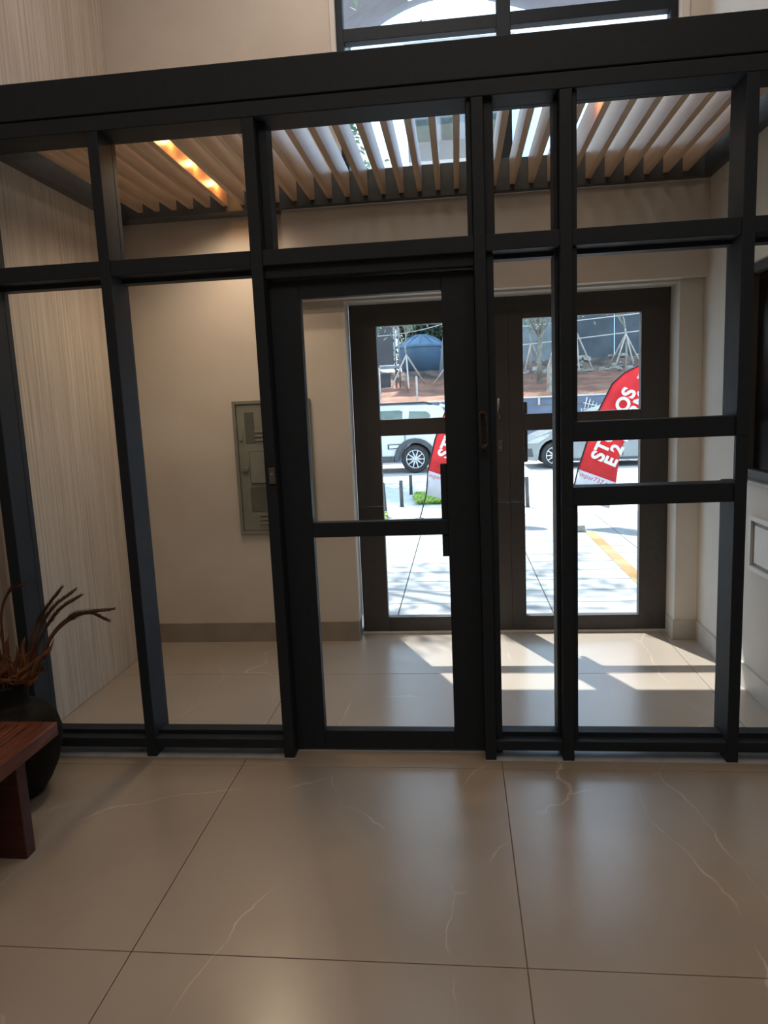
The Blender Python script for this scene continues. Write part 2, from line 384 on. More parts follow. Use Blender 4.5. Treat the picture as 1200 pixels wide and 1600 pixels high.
for i, (a, b) in enumerate(bays):
    # transom: front cap and a set-back lower step
    m = MB(); m.box(a, b, 0.004, G, 2.214, 2.279, 0.003); m.box(a, b, 0.10, G, 2.196, 2.214, 0.0)
    o = m.done('transom', M_frame); o.parent = pa; o.matrix_parent_inverse = Matrix.Translation(pa.location).inverted()
    lo = 0.075
    if i != 2:
        m = MB(); m.box(a, b, 0.004, 0.09, 0.046, 0.092, 0.003); m.box(a, b, 0.055, 0.118, 0.05, 0.112, 0.002); m.box(a, b, 0.09, G, 0.046, 0.088, 0.0)
        o = m.done('bottom_rail', M_frame); o.parent = pa; o.matrix_parent_inverse = Matrix.Translation(pa.location).inverted()
        if i == 4:
            pp('glass_pane', a, b, 0.120, 0.128, 0.09, 1.16, mat=M_glass, bev=0)
            pp('glass_pane', a, b, 0.120, 0.128, 1.505, 2.20, mat=M_glass, bev=0)
            pp('glass_pane', a, b, 0.030, 0.038, 1.23, 1.43, mat=M_glass, bev=0)
        else:
            pp('glass_pane', a, b, 0.120, 0.128, 0.088, 2.20, mat=M_glass, bev=0)
    pp('glass_pane', a, b, 0.120, 0.128, 2.279, HB, mat=M_glass, bev=0)
M_thr = noisy('pale_grey_threshold', (0.36, 0.38, 0.41), (0.44, 0.46, 0.49), 9, 0.3)
for a_, b_, y_ in ((-2.055, -0.80, -0.004), (-0.80, 0.084, 0.075), (0.084, XR, -0.004)):
    pp('threshold', a_, b_, y_, 0.165, 0.0002, 0.0022, mat=M_thr, bev=0)
# hatch rails
pp('hatch_rail', 0.478, 1.127, 0.012, 0.12, H1, H1 + 0.083); pp('hatch_rail', 0.478, 1.127, 0.012, 0.12, H0 - 0.080, H0)
# the fixed head above the door
pp('door_head', -0.80, 0.084, 0.03, 0.13, 2.165, 2.215)

# interior door leaf
d1 = empty('door_1', (0.06, 0.09, 0), kind='structure')
def dp(d, name, *a, mat=M_frame, bev=0.003):
    o = MB().box(*a, bev).done(name, mat); o.parent = d; o.matrix_parent_inverse = Matrix.Translation(d.location).inverted(); return o
ya, yb = 0.075, 0.125
dp(d1, 'stile', -0.80, -0.665, ya, yb, 0.012, 2.16); dp(d1, 'stile', -0.055, 0.084, ya, yb, 0.012, 2.16)
dp(d1, 'rail', -0.665, -0.055, ya, yb, 0.012, 0.103); dp(d1, 'rail', -0.665, -0.055, ya, yb, 2.083, 2.16)
dp(d1, 'rail', -0.665, -0.055, ya, yb, 1.031, 1.099)
dp(d1, 'glass_pane', -0.665, -0.055, 0.096, 0.104, 0.103, 1.031, mat=M_glass, bev=0); dp(d1, 'glass_pane', -0.665, -0.055, 0.096, 0.104, 1.099, 2.083, mat=M_glass, bev=0)
dp(d1, 'lock_case', -0.083, -0.055, ya + 0.01, yb, 0.93, 1.345, bev=0.002)
# pull handle on the mullion beside the leaf: a flat loop on two posts
m = MB(); ring_ = [(0.104 + 0.0135 * math.cos(t), -0.05, 1.494 + (0.06 if math.sin(t) > 0 else -0.06) + 0.0135 * math.sin(t)) for t in [PI * k / 8 for k in range(17)]]
m.tube(ring_ + [ring_[0]], 0.0042, 8); m.tube([(0.104, -0.055, 1.566), (0.104, 0.0, 1.566)], 0.009, 12); m.tube([(0.104, -0.055, 1.422), (0.104, 0.0, 1.422)], 0.009, 12)
M_bronze = noisy('bronze_handle', (0.05, 0.036, 0.032), (0.07, 0.052, 0.046), 20, 0.35, metal=0.5)
o = m.done('pull_handle', M_bronze); o.parent = pa; o.matrix_parent_inverse = Matrix.Translation(pa.location).inverted()

# exit button on the mullion beside the door
eb = empty('exit_button', (-0.815, -0.002, 1.29), 'small grey metal exit button plate on the mullion left of the glass door', 'button')
M_plate = noisy('plate_metal', (0.10, 0.09, 0.085), (0.13, 0.12, 0.11), 20, 0.4, metal=0.4)
sub(eb, 'plate', (-0.830, -0.803, -0.012, -0.0, 1.292, 1.362), M_plate, 0.002)
m = MB(); m.tube([(-0.8165, -0.012, 1.335), (-0.8165, -0.017, 1.335)], 0.007, 16); o = m.done('push_button', M_chrome); o.parent = eb; o.matrix_parent_inverse = Matrix.Translation(eb.location).inverted()

# ------------------------------------------------------------------ street doors
def street_door(name, x0, x1, gx0, gx1, hinge_left, lower_rail=True):
    d = empty(name, (x0 if hinge_left else x1, D0 + 0.03, 0), kind='structure')
    a, b = D0, D0 + 0.06
    dp(d, 'stile', x0, gx0, a, b, 0.012, 2.292, mat=M_frame2); dp(d, 'stile', gx1, x1, a, b, 0.012, 2.292, mat=M_frame2)
    dp(d, 'rail', gx0, gx1, a, b, 0.012, 0.115, mat=M_frame2); dp(d, 'rail', gx0, gx1, a, b, 2.145, 2.292, mat=M_frame2)
    dp(d, 'rail', gx0, gx1, a, b, 1.408, 1.52, mat=M_frame2)
    dp(d, 'glass_pane', gx0, gx1, a + 0.026, a + 0.034, 0.115, 1.408, mat=M_glass, bev=0)
    dp(d, 'glass_pane', gx0, gx1, a + 0.026, a + 0.034, 1.52, 2.145, mat=M_glass, bev=0)
    return d
dL = street_door('door_2', -0.714, 0.345, -0.533, 0.25, True)
dR = street_door('door_3', 0.346, 1.383, 0.442, 1.203, False)
# lever / cylinder plates and pull bars of the street doors
m = MB(); hx = 0.278; m.tube([(hx, D0 - 0.045, 1.63), (hx, D0 - 0.045, 1.49)], 0.011, 12); m.tube([(hx, D0 - 0.045, 1.615), (hx, D0, 1.615)], 0.008, 10); m.tube([(hx, D0 - 0.045, 1.505), (hx, D0, 1.505)], 0.008, 10)
o = m.done('pull_handle', M_bronze); o.parent = dL; o.matrix_parent_inverse = Matrix.Translation(dL.location).inverted()
o = dp(dL, 'lock_plate', 0.268, 0.298, D0 - 0.006, D0, 1.272, 1.350, mat=M_plate, bev=0.002)
m = MB(); m.tube([(0.283, D0 - 0.006, 1.30), (0.283, D0 - 0.012, 1.30)], 0.006, 12); o = m.done('lock_cylinder', M_chrome); o.parent = dL; o.matrix_parent_inverse = Matrix.Translation(dL.location).inverted()
dp(dR, 'flush_bolt', 0.372, 0.384, D0 - 0.005, D0, 0.965, 1.119, mat=M_frame2, bev=0.001)
m = MB(); m.box(0.442, 0.474, D0 + 0.085, D0 + 0.115, 1.19, 1.60, 0.004); m.box(0.446, 0.47, D0 + 0.06, D0 + 0.09, 1.23, 1.26); m.box(0.446, 0.47, D0 + 0.06, D0 + 0.09, 1.53, 1.56)
m.box(0.43, 0.46, D0 + 0.061, D0 + 0.07, 1.19, 1.60)
o = m.done('pull_bar', M_frame2); o.parent = dR; o.matrix_parent_inverse = Matrix.Translation(dR.location).inverted()
m = MB(); m.box(-0.72, 1.385, D0 + 0.055, D0 + 0.062, 0.012, 0.02)
# floor threshold
o = m.done('threshold', M_chrome, dL); o.matrix_parent_inverse = Matrix.Translation(dL.location).inverted()

# ------------------------------------------------------------------ electrical panel on the back wall
ep = empty('electrical_panel', (-1.3, YB, 0.78), 'grey steel electrical cabinet recessed in the beige vestibule wall left of the doors', 'electrical cabinet')
X0, X1, Z0, Z1 = -1.516, -0.98, 0.775, 1.687
M_dk = noisy('dark_gap', (0.04, 0.04, 0.035), (0.05, 0.05, 0.045), 10, 0.7)
sub(ep, 'frame', (X0, X0 + 0.022, YB - 0.022, YB, Z0, Z1), M_steelbox); sub(ep, 'frame', (X1 - 0.022, X1, YB - 0.022, YB, Z0, Z1), M_steelbox)
sub(ep, 'frame', (X0 + 0.022, X1 - 0.022, YB - 0.022, YB, Z1 - 0.022, Z1), M_steelbox); sub(ep, 'frame', (X0 + 0.022, X1 - 0.022, YB - 0.022, YB, Z0, Z0 + 0.022), M_steelbox)
sub(ep, 'back_plate', (X0 + 0.02, X1 - 0.02, YB - 0.006, YB, Z0 + 0.02, Z1 - 0.02), M_dk, 0)
doorp = sub(ep, 'door', (X0 + 0.026, X1 - 0.026, YB - 0.014, YB - 0.007, Z0 + 0.026, Z1 - 0.026), M_steelbox, 0.002)
M_vent = noisy('panel_dark_window', (0.085, 0.09, 0.075), (0.11, 0.115, 0.10), 8, 0.45)
for args, mt, nm in [((X0 + 0.08, X0 + 0.145, YB - 0.016, YB - 0.014, 1.40, 1.61), M_vent, 'inspection_window'),
                     ((X0 + 0.102, X0 + 0.33, YB - 0.026, YB - 0.016, 1.13, 1.34), M_steelbox, 'meter_cover'),
                     ((X0 + 0.095, X0 + 0.337, YB - 0.016, YB - 0.014, 1.123, 1.347), M_vent, 'meter_cover_shadow'),  # dark plate painted in as the shadow line round the cover
                     ((X0 + 0.09, X0 + 0.34, YB - 0.016, YB - 0.014, 0.93, 1.10), M_vent, 'lower_window'),
                     ((X0 + 0.034, X0 + 0.062, YB - 0.022, YB - 0.014, 1.42, 1.50), M_steelbox, 'latch'),
                     ((X0 + 0.04, X0 + 0.085, YB - 0.030, YB - 0.014, 1.212, 1.238), M_chrome, 'latch')]:
    o = MB().box(*args, 0.002).done(nm, mt); o.parent = doorp
for zb in (1.415, 0.845):
    for k in range(3):
        o = MB().box(X0 + 0.145, X0 + 0.36, YB - 0.022, YB - 0.014, zb + k * 0.028, zb + k * 0.028 + 0.013, 0.002).done('louvre', M_steelbox); o.parent = doorp

# ------------------------------------------------------------------ slatted ceiling of the vestibule
pg = empty('slatted_ceiling', (-0.3, 0.9, 2.86), 'suspended ceiling of pale wood slats in a dark steel frame above the vestibule', 'slatted ceiling')
PZ0, PZ1 = 2.868, 3.055
for a in ((XL, XR, YB - 0.095 - 0.04, YB - 0.085, PZ0, PZ1), (XL, XL + 0.06, G, 1.54, PZ0, PZ1), (XR - 0.05, XR, G, 1.54, PZ0, PZ1), (XL + 0.06, XR - 0.05, G + 0.01, G + 0.05, PZ0, PZ1)):
    sub(pg, 'beam', a, M_beam, 0.003)
sub(pg, 'beam', (XL, -1.08, YB - 0.085, YB, PZ0, PZ0 + 0.01), M_beam, 0)
slat_me = None
for k in range(31):
    x = 1.372 - 0.1118 * k
    if slat_me is None:
        so = MB().box(-0.016, 0.016, G + 0.05, 1.54, -0.075, 0.075, 0.002).done('slat', M_wood, pg); slat_me = so.data
    else:
        so = link('slat', slat_me, None, pg)
    so.location = (x, 0, 2.977); so.matrix_parent_inverse = Matrix.Translation(pg.location).inverted()
# little warm lamps between the slats
M_lamp = bpy.data.materials.new('warm_lamp'); M_lamp.use_nodes = True
_p = M_lamp.node_tree.nodes['Principled BSDF']; _p.inputs['Emission Color'].default_value = (1.0, 0.42, 0.10, 1); _p.inputs['Emission Strength'].default_value = 6
_p.inputs['Base Color'].default_value = (1.0, 0.5, 0.2, 1)
lampspots = [(-1.375, 0.64, 'small warm lamp between the wooden slats, nearest of the three in the left row'),
             (-1.375, 0.98, 'small warm lamp between the wooden slats, middle of the three in the left row'),
             (-1.375, 1.33, 'small warm lamp between the wooden slats, farthest of the three in the left row'),
             (0.645, 0.52, 'small warm spotlight between the slats on the right, near the header')]
for (lx, ly, lab) in lampspots:
    e = empty('slat_lamp', (lx, ly, 3.055), lab, 'lamp', 'small warm lamps between the ceiling slats')
    m = MB(); m.tube([(0, 0, 0.02), (0, 0, -0.03)], 0.018, 12); m.box(-0.07, 0.07, -0.012, 0.012, 0.0, 0.012)
    o = m.done('housing', M_frame, e)
    m = MB(); m.lathe([(0, -0.055), (0.010, -0.05), (0.014, -0.04), (0.012, -0.03)], 12); o = m.done('bulb', M_lamp, e)
    ld = bpy.data.lights.new('slat_lamp_light', 'POINT'); ld.energy = 1.0; ld.color = (1.0, 0.48, 0.16); ld.shadow_soft_size = 0.015
    sp = bpy.data.lights.new('slat_lamp_beam', 'SPOT'); sp.energy = 19 if lx < 0 else 12; sp.color = (1.0, 0.76, 0.54); sp.spot_size = math.radians(150); sp.spot_blend = 0.9; sp.shadow_soft_size = 0.02
    so_ = bpy.data.objects.new('slat_lamp_beam', sp); C.objects.link(so_); so_.parent = e; so_.location = (0, 0, -0.16)
    lo_ = bpy.data.objects.new('slat_lamp_light', ld); C.objects.link(lo_); lo_.parent = e; lo_.location = (0, 0, -0.075)

# ------------------------------------------------------------------ bench
M_red = noisy('reddish_hardwood', (0.085, 0.022, 0.010), (0.165, 0.048, 0.020), 4, 0.42, 5, (14, 1.2, 14), bump=0.12)
M_redd = noisy('reddish_hardwood_end', (0.035, 0.007, 0.004), (0.065, 0.014, 0.007), 4, 0.45, 5, (1.5, 14, 14), bump=0.1)
be = empty('bench', (-1.84, -1.2, 0), 'reddish brown wooden bench with a slatted top and slab legs beside the vase', 'bench')
BX0, BX1, BY0, BY1 = -2.06, -1.622, -2.0, -0.515
bw = (BX1 - BX0 - 0.05 * 2) / 7
sub(be, 'top_edge', (BX1 - 0.05, BX1, BY0, BY1, 0.365, 0.42), M_red, 0.003)
sub(be, 'top_edge', (BX0, BX0 + 0.05, BY0, BY1, 0.365, 0.42), M_red, 0.003)
for k in range(7):
    sub(be, 'slat', (BX0 + 0.05 + bw * k + 0.004, BX0 + 0.05 + bw * (k + 1) - 0.004, BY0 + 0.03, BY1 - 0.03, 0.395, 0.419), M_red, 0.002)
sub(be, 'end_rail', (BX0 + 0.05, BX1 - 0.05, BY1 - 0.03, BY1, 0.365, 0.42), M_red, 0.003)
sub(be, 'end_rail', (BX0 + 0.05, BX1 - 0.05, BY0, BY0 + 0.03, 0.365, 0.42), M_red, 0.003)
sub(be, 'top_frame', (BX0 + 0.05, BX1 - 0.05, BY0 + 0.03, BY1 - 0.03, 0.365, 0.385), M_redd, 0.0)
sub(be, 'leg', (BX0 + 0.02, BX1 - 0.012, -0.775, -0.72, 0.0, 0.365), M_redd, 0.003)
sub(be, 'leg', (BX0 + 0.02, BX1 - 0.012, -1.80, -1.745, 0.0, 0.365), M_redd, 0.003)

# ------------------------------------------------------------------ vase and dried stems
VX, VY = -1.955, -0.33
va = empty('floor_vase', (VX, VY, 0), 'round matte black floor vase standing behind the wooden bench', 'vase')
prof = [(0.0, 0.0), (0.085, 0.0), (0.10, 0.006), (0.135, 0.05), (0.168, 0.11), (0.188, 0.18), (0.192, 0.235), (0.178, 0.285), (0.145, 0.325), (0.108, 0.345), (0.086, 0.352),
        (0.080, 0.362), (0.081, 0.415), (0.088, 0.432), (0.084, 0.438), (0.074, 0.43), (0.070, 0.36), (0.0, 0.34)]
M_vase = noisy('matte_black_ceramic', (0.005, 0.0045, 0.0045), (0.009, 0.008, 0.008), 14, 0.65, 4, spec=0.15, bump=0.15, bscale=60)
m = MB(); m.lathe([(a * 1.03, b * 1.17) for a, b in prof], 48); m.done('body', M_vase, va)
arr = empty('dried_arrangement', (VX, VY, 0.44), 'dried rust brown leaves and drooping grass plumes standing in the black vase', 'dried plant')
M_dry = noisy('dried_leaf', (0.07, 0.024, 0.009), (0.19, 0.07, 0.026), 7, 0.75, 4, bump=0.2)
M_dryd = noisy('dried_stem', (0.05, 0.022, 0.012), (0.10, 0.045, 0.023), 9, 0.8, 4)
def bez(p0, p1, p2, n=12):
    return [((1 - t) ** 2) * p0 + 2 * t * (1 - t) * p1 + t * t * p2 for t in [i / (n - 1) for i in range(n)]]
def loc(px, py, Y): return at(px, py, Y) - Vector((VX, VY, 0.44))
def plume(px_pts, Y, split=0.55, fork=True):
    """drooping stalk with a bristly head"""
    pts = [Vector((random.uniform(-0.02, 0.02), random.uniform(-0.02, 0.02), -0.06))] + [loc(x, y, Y) for x, y in px_pts]
    # resample by Catmull-Rom
    P = [pts[0]] + pts + [pts[-1] + (pts[-1] - pts[-2])]
    out = []
    for i in range(1, len(P) - 2):
        for t in [k / 6 for k in range(6)]:
            a, b, c, d = P[i - 1], P[i], P[i + 1], P[i + 2]
            out.append(0.5 * ((2 * b) + (c - a) * t + (2 * a - 5 * b + 4 * c - d) * t * t + (3 * b - a - 3 * c + d) * t ** 3))
    out.append(pts[-1])
    n = len(out)
    m = MB(); m.tube(out, [0.0045 + 0.002 * min(1, i / n) for i in range(n)], 6)
    rn = random.Random(int(px_pts[-1][0] * 7 + px_pts[-1][1]))
    for i in range(int(n * split), n):
        p = out[i]; t = (out[min(i + 1, n - 1)] - out[max(i - 1, 0)]).normalized()
        k = (i - n * split) / (n * (1 - split)); wd = 0.026 * (1 - k * 0.7) + 0.005
        for q in range(14):
            d = Vector((rn.uniform(-1, 1), rn.uniform(-1, 1), rn.uniform(-1, 1))); d = (d - t * d.dot(t)).normalized()
            tip = p + d * wd * 0.55 + t * wd * 1.6
            s_ = t.cross(d).normalized() * 0.0022
            v1, v2, v3 = m.bm.verts.new(p + s_), m.bm.verts.new(p - s_), m.bm.verts.new(tip)
            v4 = m.bm.verts.new(p + t * 0.004 + d * 0.003)
            m.bm.faces.new((v1, v2, v3)); m.bm.faces.new((v2, v4, v3)); m.bm.faces.new((v4, v1, v3))
    return m.done('plume', M_dryd, arr, recalc=False)
plume([(38, 1040), (52, 985), (72, 950), (94, 921)], -0.30)
plume([(42, 1045), (60, 985), (84, 948), (114, 924)], -0.33)
plume([(46, 1045), (66, 992), (92, 953), (123, 932)], -0.27)
plume([(58, 1035), (82, 990), (108, 965), (140, 956), (173, 952)], -0.33)
plume([(60, 1035), (84, 992), (110, 968), (138, 957), (167, 968)], -0.30)
plume([(6, 1020), (2, 960), (14, 925), (38, 913)], -0.30, 0.7)
plume([(0, 1020), (-22, 960), (-30, 900), (-24, 850)], -0.30)
plume([(-8, 1020), (-50, 985), (-70, 930), (-90, 905)], -0.30)
def leaf(base, tip, wid, curl, seed):
    rn = random.Random(seed); m = MB(); n = 9
    ax = (tip - base); side = ax.cross(Vector((0.2, 1, 0.1))).normalized(); nrm = side.cross(ax).normalized()
    rows = []
    for i in range(n):
        t = i / (n - 1); w_ = wid * math.sin(PI * min(1, t * 0.93 + 0.07)) ** 0.7 * (1 + 0.5 * rn.uniform(-1, 1))
        c = base + ax * t + nrm * curl * math.sin(t * PI * 0.9) + side * 0.008 * math.sin(t * 9 + seed)
        rows.append([m.bm.verts.new(c - side * w_ + nrm * 0.35 * w_), m.bm.verts.new(c), m.bm.verts.new(c + side * w_ + nrm * 0.35 * w_)])
    for a, b in zip(rows, rows[1:]):
        for k in range(2):
            f = m.bm.faces.new((a[k], a[k + 1], b[k + 1], b[k])); f.smooth = True
    o = m.done('leaf', M_dry, arr, recalc=False)
    sm = o.modifiers.new('thick', 'SOLIDIFY'); sm.thickness = 0.002
    return o
rl = random.Random(404)
for i in range(46):
    bx = rl.uniform(-40, 44); a_ = rl.uniform(-0.75, 0.75) + (bx - 5) * 0.012; L_ = rl.uniform(28, 95) * (1 - 0.35 * abs(a_))
    tx, ty = bx + math.sin(a_) * L_, 1068 - math.cos(a_) * L_
    if tx > 66: tx = 66 - rl.uniform(0, 8)
    Y = VY + rl.uniform(-0.07, 0.07)
    leaf(loc(bx, 1070, Y), loc(tx, ty, Y + rl.uniform(-0.04, 0.04)), rl.uniform(0.007, 0.017), rl.uniform(-0.03, 0.03), i)
for i, (bx, by, tx, ty) in enumerate([(0, 1066, 62, 1064), (10, 1068, 70, 1052), (20, 1066, -40, 1062), (16, 1060, 64, 1030), (30, 1062, 78, 1012), (44, 1055, 86, 998)]):
    leaf(loc(bx, by, VY - 0.08), loc(tx, ty, VY - 0.05), 0.009, 0.006, 100 + i)

# ================================================================== OUTSIDE
# ---- sidewalk slabs, kerb, road
M_side = noisy('pale_concrete_slab', (0.24, 0.245, 0.25), (0.30, 0.30, 0.295), 6, 0.85, 6, world=True, bump=0.15, bscale=60)
M_joint = noisy('sidewalk_joint', (0.05, 0.05, 0.05), (0.08, 0.08, 0.08), 20, 0.95)
sw = box('sidewalk', -7, 9, 1.98, 7.15, -0.25, -0.012, M_joint); tag(sw, kind='structure')
SX, SY = 1.19, 0.3655
slabs = {}
for i in range(-2, 4):
    for j in range(0, 15):
        x0 = -0.505 + SX * i; y0 = 2.21 + SY * j - SY
        if y0 + SY > 7.17: continue
        if i in slabs: so = link('paving_slab', slabs[i], None, sw); so.location = (0, y0, 0)
        else:
            xb = x0 + SX - 0.004
            so = MB().box(x0 + 0.005, xb, 0.005, SY - 0.005, -0.03, 0.0, 0.002).done('paving_slab', M_side, sw, loc=(0, y0, 0)); slabs[i] = so.data
o = box('sidewalk_border', -7, -2.89, 1.98, 7.15, -0.02, -0.001, M_side); tag(o, kind='structure')
o = box('sidewalk_border', 4.26, 9, 1.98, 7.15, -0.02, -0.001, M_side); tag(o, kind='structure')
o = box('sidewalk_border', -2.89, 4.26, 6.968, 7.15, -0.02, -0.001, M_side); tag(o, kind='structure')
o = box('kerb', -12, 14, 7.15, 7.3, -0.2, 0.006, noisy('kerb_stone', (0.6, 0.59, 0.57), (0.68, 0.67, 0.65), 6, 0.8), bev=0.01); tag(o, kind='structure')
M_road = noisy('sunbleached_road', (0.46, 0.46, 0.45), (0.54, 0.54, 0.53), 4, 0.9, 6, world=True)
o = box('road', -40, 40, 7.3, 17.6, -0.3, -0.004, M_road); tag(o, kind='structure')
# yellow painted line on the slabs
def paintline():
    m, n, l, p = nodes('worn_yellow_paint')
    mp = geo_coords(n, l); t = n.new('ShaderNodeTexNoise'); t.inputs['Scale'].default_value = 2.2; l.new(mp.outputs['Vector'], t.inputs['Vector'])
    c = n.new('ShaderNodeValToRGB'); c.color_ramp.elements[0].position = 0.42; c.color_ramp.elements[0].color = (0.26, 0.20, 0.10, 1)
    c.color_ramp.elements[1].position = 0.62; c.color_ramp.elements[1].color = (0.24, 0.125, 0.03, 1)
    l.new(t.outputs['Fac'], c.inputs['Fac']); l.new(c.outputs['Color'], p.inputs['Base Color']); p.inputs['Roughness'].default_value = 0.8
    return m
m = MB(); m.box(1.50, 1.62, 2.0, 5.62, 0.0, 0.004); o = m.done('yellow_line', paintline()); tag(o, 'worn yellow painted line running over the pale pavement slabs', 'painted line')
M_stone = noisy('grey_stone_block', (0.30, 0.28, 0.26), (0.42, 0.40, 0.37), 14, 0.85, 4, bump=0.3)
o = MB().box(1.38, 1.51, 5.62, 5.84, 0, 0.085, 0.018).done('wheel_stop', M_stone); tag(o, 'small grey stone block at the far end of the yellow pavement line', 'stone block')

# ---- bollards
M_bol = noisy('dark_bollard_paint', (0.045, 0.05, 0.055), (0.07, 0.075, 0.08), 12, 0.6, 3)
bolls = [(-1.115, 7.35, 0.50, -0.05, 'dark bollard nearest the left edge of the left street door glass'),
         (-0.945, 8.3, 0.43, -0.01, 'dark bollard standing at the left corner of the green planting bed'),
         (-0.895, 9.85, 0.36, 0.0, 'dark bollard standing behind the left end of the green planting bed'),
         (1.03, 7.85, 0.47, -0.02, 'lone dark bollard seen through the narrow pane, in front of the grey hatchback')]
for (x, y, h, tl, lab) in bolls:
    e = empty('bollard', (x, y, 0), lab, 'bollard', 'dark bollards along the kerb')
    e.rotation_euler = (0, tl, 0)
    m = MB(); m.lathe([(0, 0), (0.03, 0), (0.03, h - 0.015), (0.022, h), (0, h + 0.002)], 16); m.done('post', M_bol, e)
    m = MB(); m.lathe([(0.0, 0.002), (0.04, 0.002), (0.04, 0.012), (0.025, 0.016)], 16); m.done('base_plate', M_bol, e)

# ---- planting beds
M_green = noisy('bright_groundcover', (0.16, 0.30, 0.03), (0.36, 0.52, 0.08), 8, 0.7, 3, world=True)
def bed(name, x0, x1, y0, y1, h, n, label, seed, cut=None):
    rn = random.Random(seed); m = MB()
    for _ in range(n):
        x, y = rn.uniform(x0, x1), rn.uniform(y0, y1)
        if cut and cut(x, y): continue
        a = rn.uniform(0, 2 * PI); L = rn.uniform(0.4, 1) * h; s_ = 0.012 + 0.012 * rn.random(); ln = 0.05
        d = Vector((math.cos(a), math.sin(a), 0)); q = Vector((-d.y, d.x, 0)) * s_
        b0 = Vector((x, y, 0)); b1 = b0 + Vector((0, 0, L)) + d * ln * 0.5; b2 = b1 + d * ln + Vector((0, 0, -0.01))
        v = [m.bm.verts.new(p) for p in (b0, b1 - q, b2, b1 + q)]
        m.bm.faces.new(v)
    o = m.done(name, M_green, recalc=False); tag(o, label, 'plants', kind='stuff'); return o
bed('groundcover_plants', -0.80, 0.35, 8.45, 9.7, 0.07, 6500, 'bright green low groundcover bed beyond the pavement, beside the dark bollards', 3, lambda x, y: x < -0.86 + 0.35 * (9.7 - y) * 0.4)
bed('groundcover_plants', -1.35, -1.06, 6.3, 7.1, 0.12, 900, 'small green tuft of plants at the foot of the nearest left bollard', 4)
box('planter_stone', -1.4, -0.92, 6.12, 6.22, 0, 0.04, M_stone, bev=0.01)
tag(bpy.data.objects['planter_stone'], 'low grey edging stone in front of the small green tuft', 'edging stone')

# ---- feather flags
def red_mat():
    return noisy('red_flag_cloth', (0.72, 0.045, 0.055), (0.84, 0.07, 0.08), 4, 0.7, 3, world=True)
M_redc = red_mat(); M_wcloth = noisy('white_flag_cloth', (0.62, 0.64, 0.68), (0.7, 0.71, 0.74), 4, 0.8, 3, world=True)
def backlit(m, k=0.5):
    n, l = m.node_tree.nodes, m.node_tree.links; p = n['Principled BSDF']
    t = n.new('ShaderNodeBsdfTranslucent'); l.new(p.inputs['Base Color'].links[0].from_socket, t.inputs['Color'])
    mx = n.new('ShaderNodeMixShader'); mx.inputs['Fac'].default_value = k
    l.new(p.outputs[0], mx.inputs[1]); l.new(t.outputs[0], mx.inputs[2]); l.new(mx.outputs[0], n['Material Output'].inputs['Surface'])
backlit(M_redc, 0.35); backlit(M_wcloth, 0.3)
M_letter = noisy('white_lettering', (0.82, 0.8, 0.78), (0.88, 0.86, 0.84), 4, 0.7)
M_rletter = noisy('red_lettering', (0.45, 0.02, 0.06), (0.5, 0.03, 0.07), 4, 0.7)
def flag(name, base, Y, edge, right, bottom_split, label, texts, yaw=0.0):
    """edge / right: lists of (X,Z) from bottom to top for the pole edge and the free edge"""
    e = empty(name, (base[0], Y, 0), label, 'flag', 'red feather flags on the pavement')
    def wav(X, Z): return 0.03 * math.sin(Z * 4.2 + X * 3.0) * min(1, abs(X - base[0]) + 0.2)
    def strip(L, Rr, mat, nm):
        m = MB(); K = 7; g_ = []
        for (a, b) in zip(L, Rr):
            row = []
            for k in range(K):
                t = k / (K - 1); X = a[0] + (b[0] - a[0]) * t; Z = a[1] + (b[1] - a[1]) * t
                row.append(m.bm.verts.new((X - base[0], wav(X, Z), Z)))
            g_.append(row)
        for a, b in zip(g_, g_[1:]):
            for k in range(K - 1):
                f = m.bm.faces.new((a[k], a[k + 1], b[k + 1], b[k])); f.smooth = True
        o = m.done(nm, mat, e, recalc=False)
        sm = o.modifiers.new('thick', 'SOLIDIFY'); sm.thickness = 0.003; return o
    strip(edge[bottom_split:], right[bottom_split:], M_redc, 'red_cloth')
    strip(edge[:bottom_split + 1], right[:bottom_split + 1], M_wcloth, 'white_hem')
    pole = [Vector((0, 0, 0))] + [Vector((a[0] - base[0], wav(a[0], a[1]), a[1])) for a in edge]
    m = MB(); m.tube(pole, 0.009, 8); m.done('pole', M_frame, e)
    m = MB(); m.lathe([(0, 0), (0.07, 0.0), (0.065, 0.02), (0.02, 0.03), (0, 0.03)], 20); m.done('foot', M_bol, e)
    for (txt, x, z, ang, size, mat, sx) in texts:
        cu = bpy.data.curves.new('lettering', 'FONT'); cu.body = txt; cu.size = size; cu.extrude = 0.002; cu.offset = 0.0 if size < .15 else 0.008
        cu.space_character = 1.05
        cu.materials.append(mat)
        tmp = bpy.data.objects.new('lettering', cu); C.objects.link(tmp); bpy.context.view_layer.update()
        me = bpy.data.meshes.new_from_object(tmp.evaluated_get(bpy.context.evaluated_depsgraph_get())); bpy.data.objects.remove(tmp)
        o = bpy.data.objects.new('lettering', me); C.objects.link(o); o.parent = e
        o.location = (x - base[0], -0.055, z)
        o.rotation_euler = Matrix.Rotation(PI / 2, 3, 'X').to_euler()
        o.matrix_local = Matrix.Translation((x - base[0], -0.055, z)) @ Matrix.Rotation(-ang, 4, 'Y') @ Matrix.Rotation(PI / 2, 4, 'X') @ Matrix.Diagonal((sx, 1, 1, 1))
    return e
A67 = math.radians(64.5)
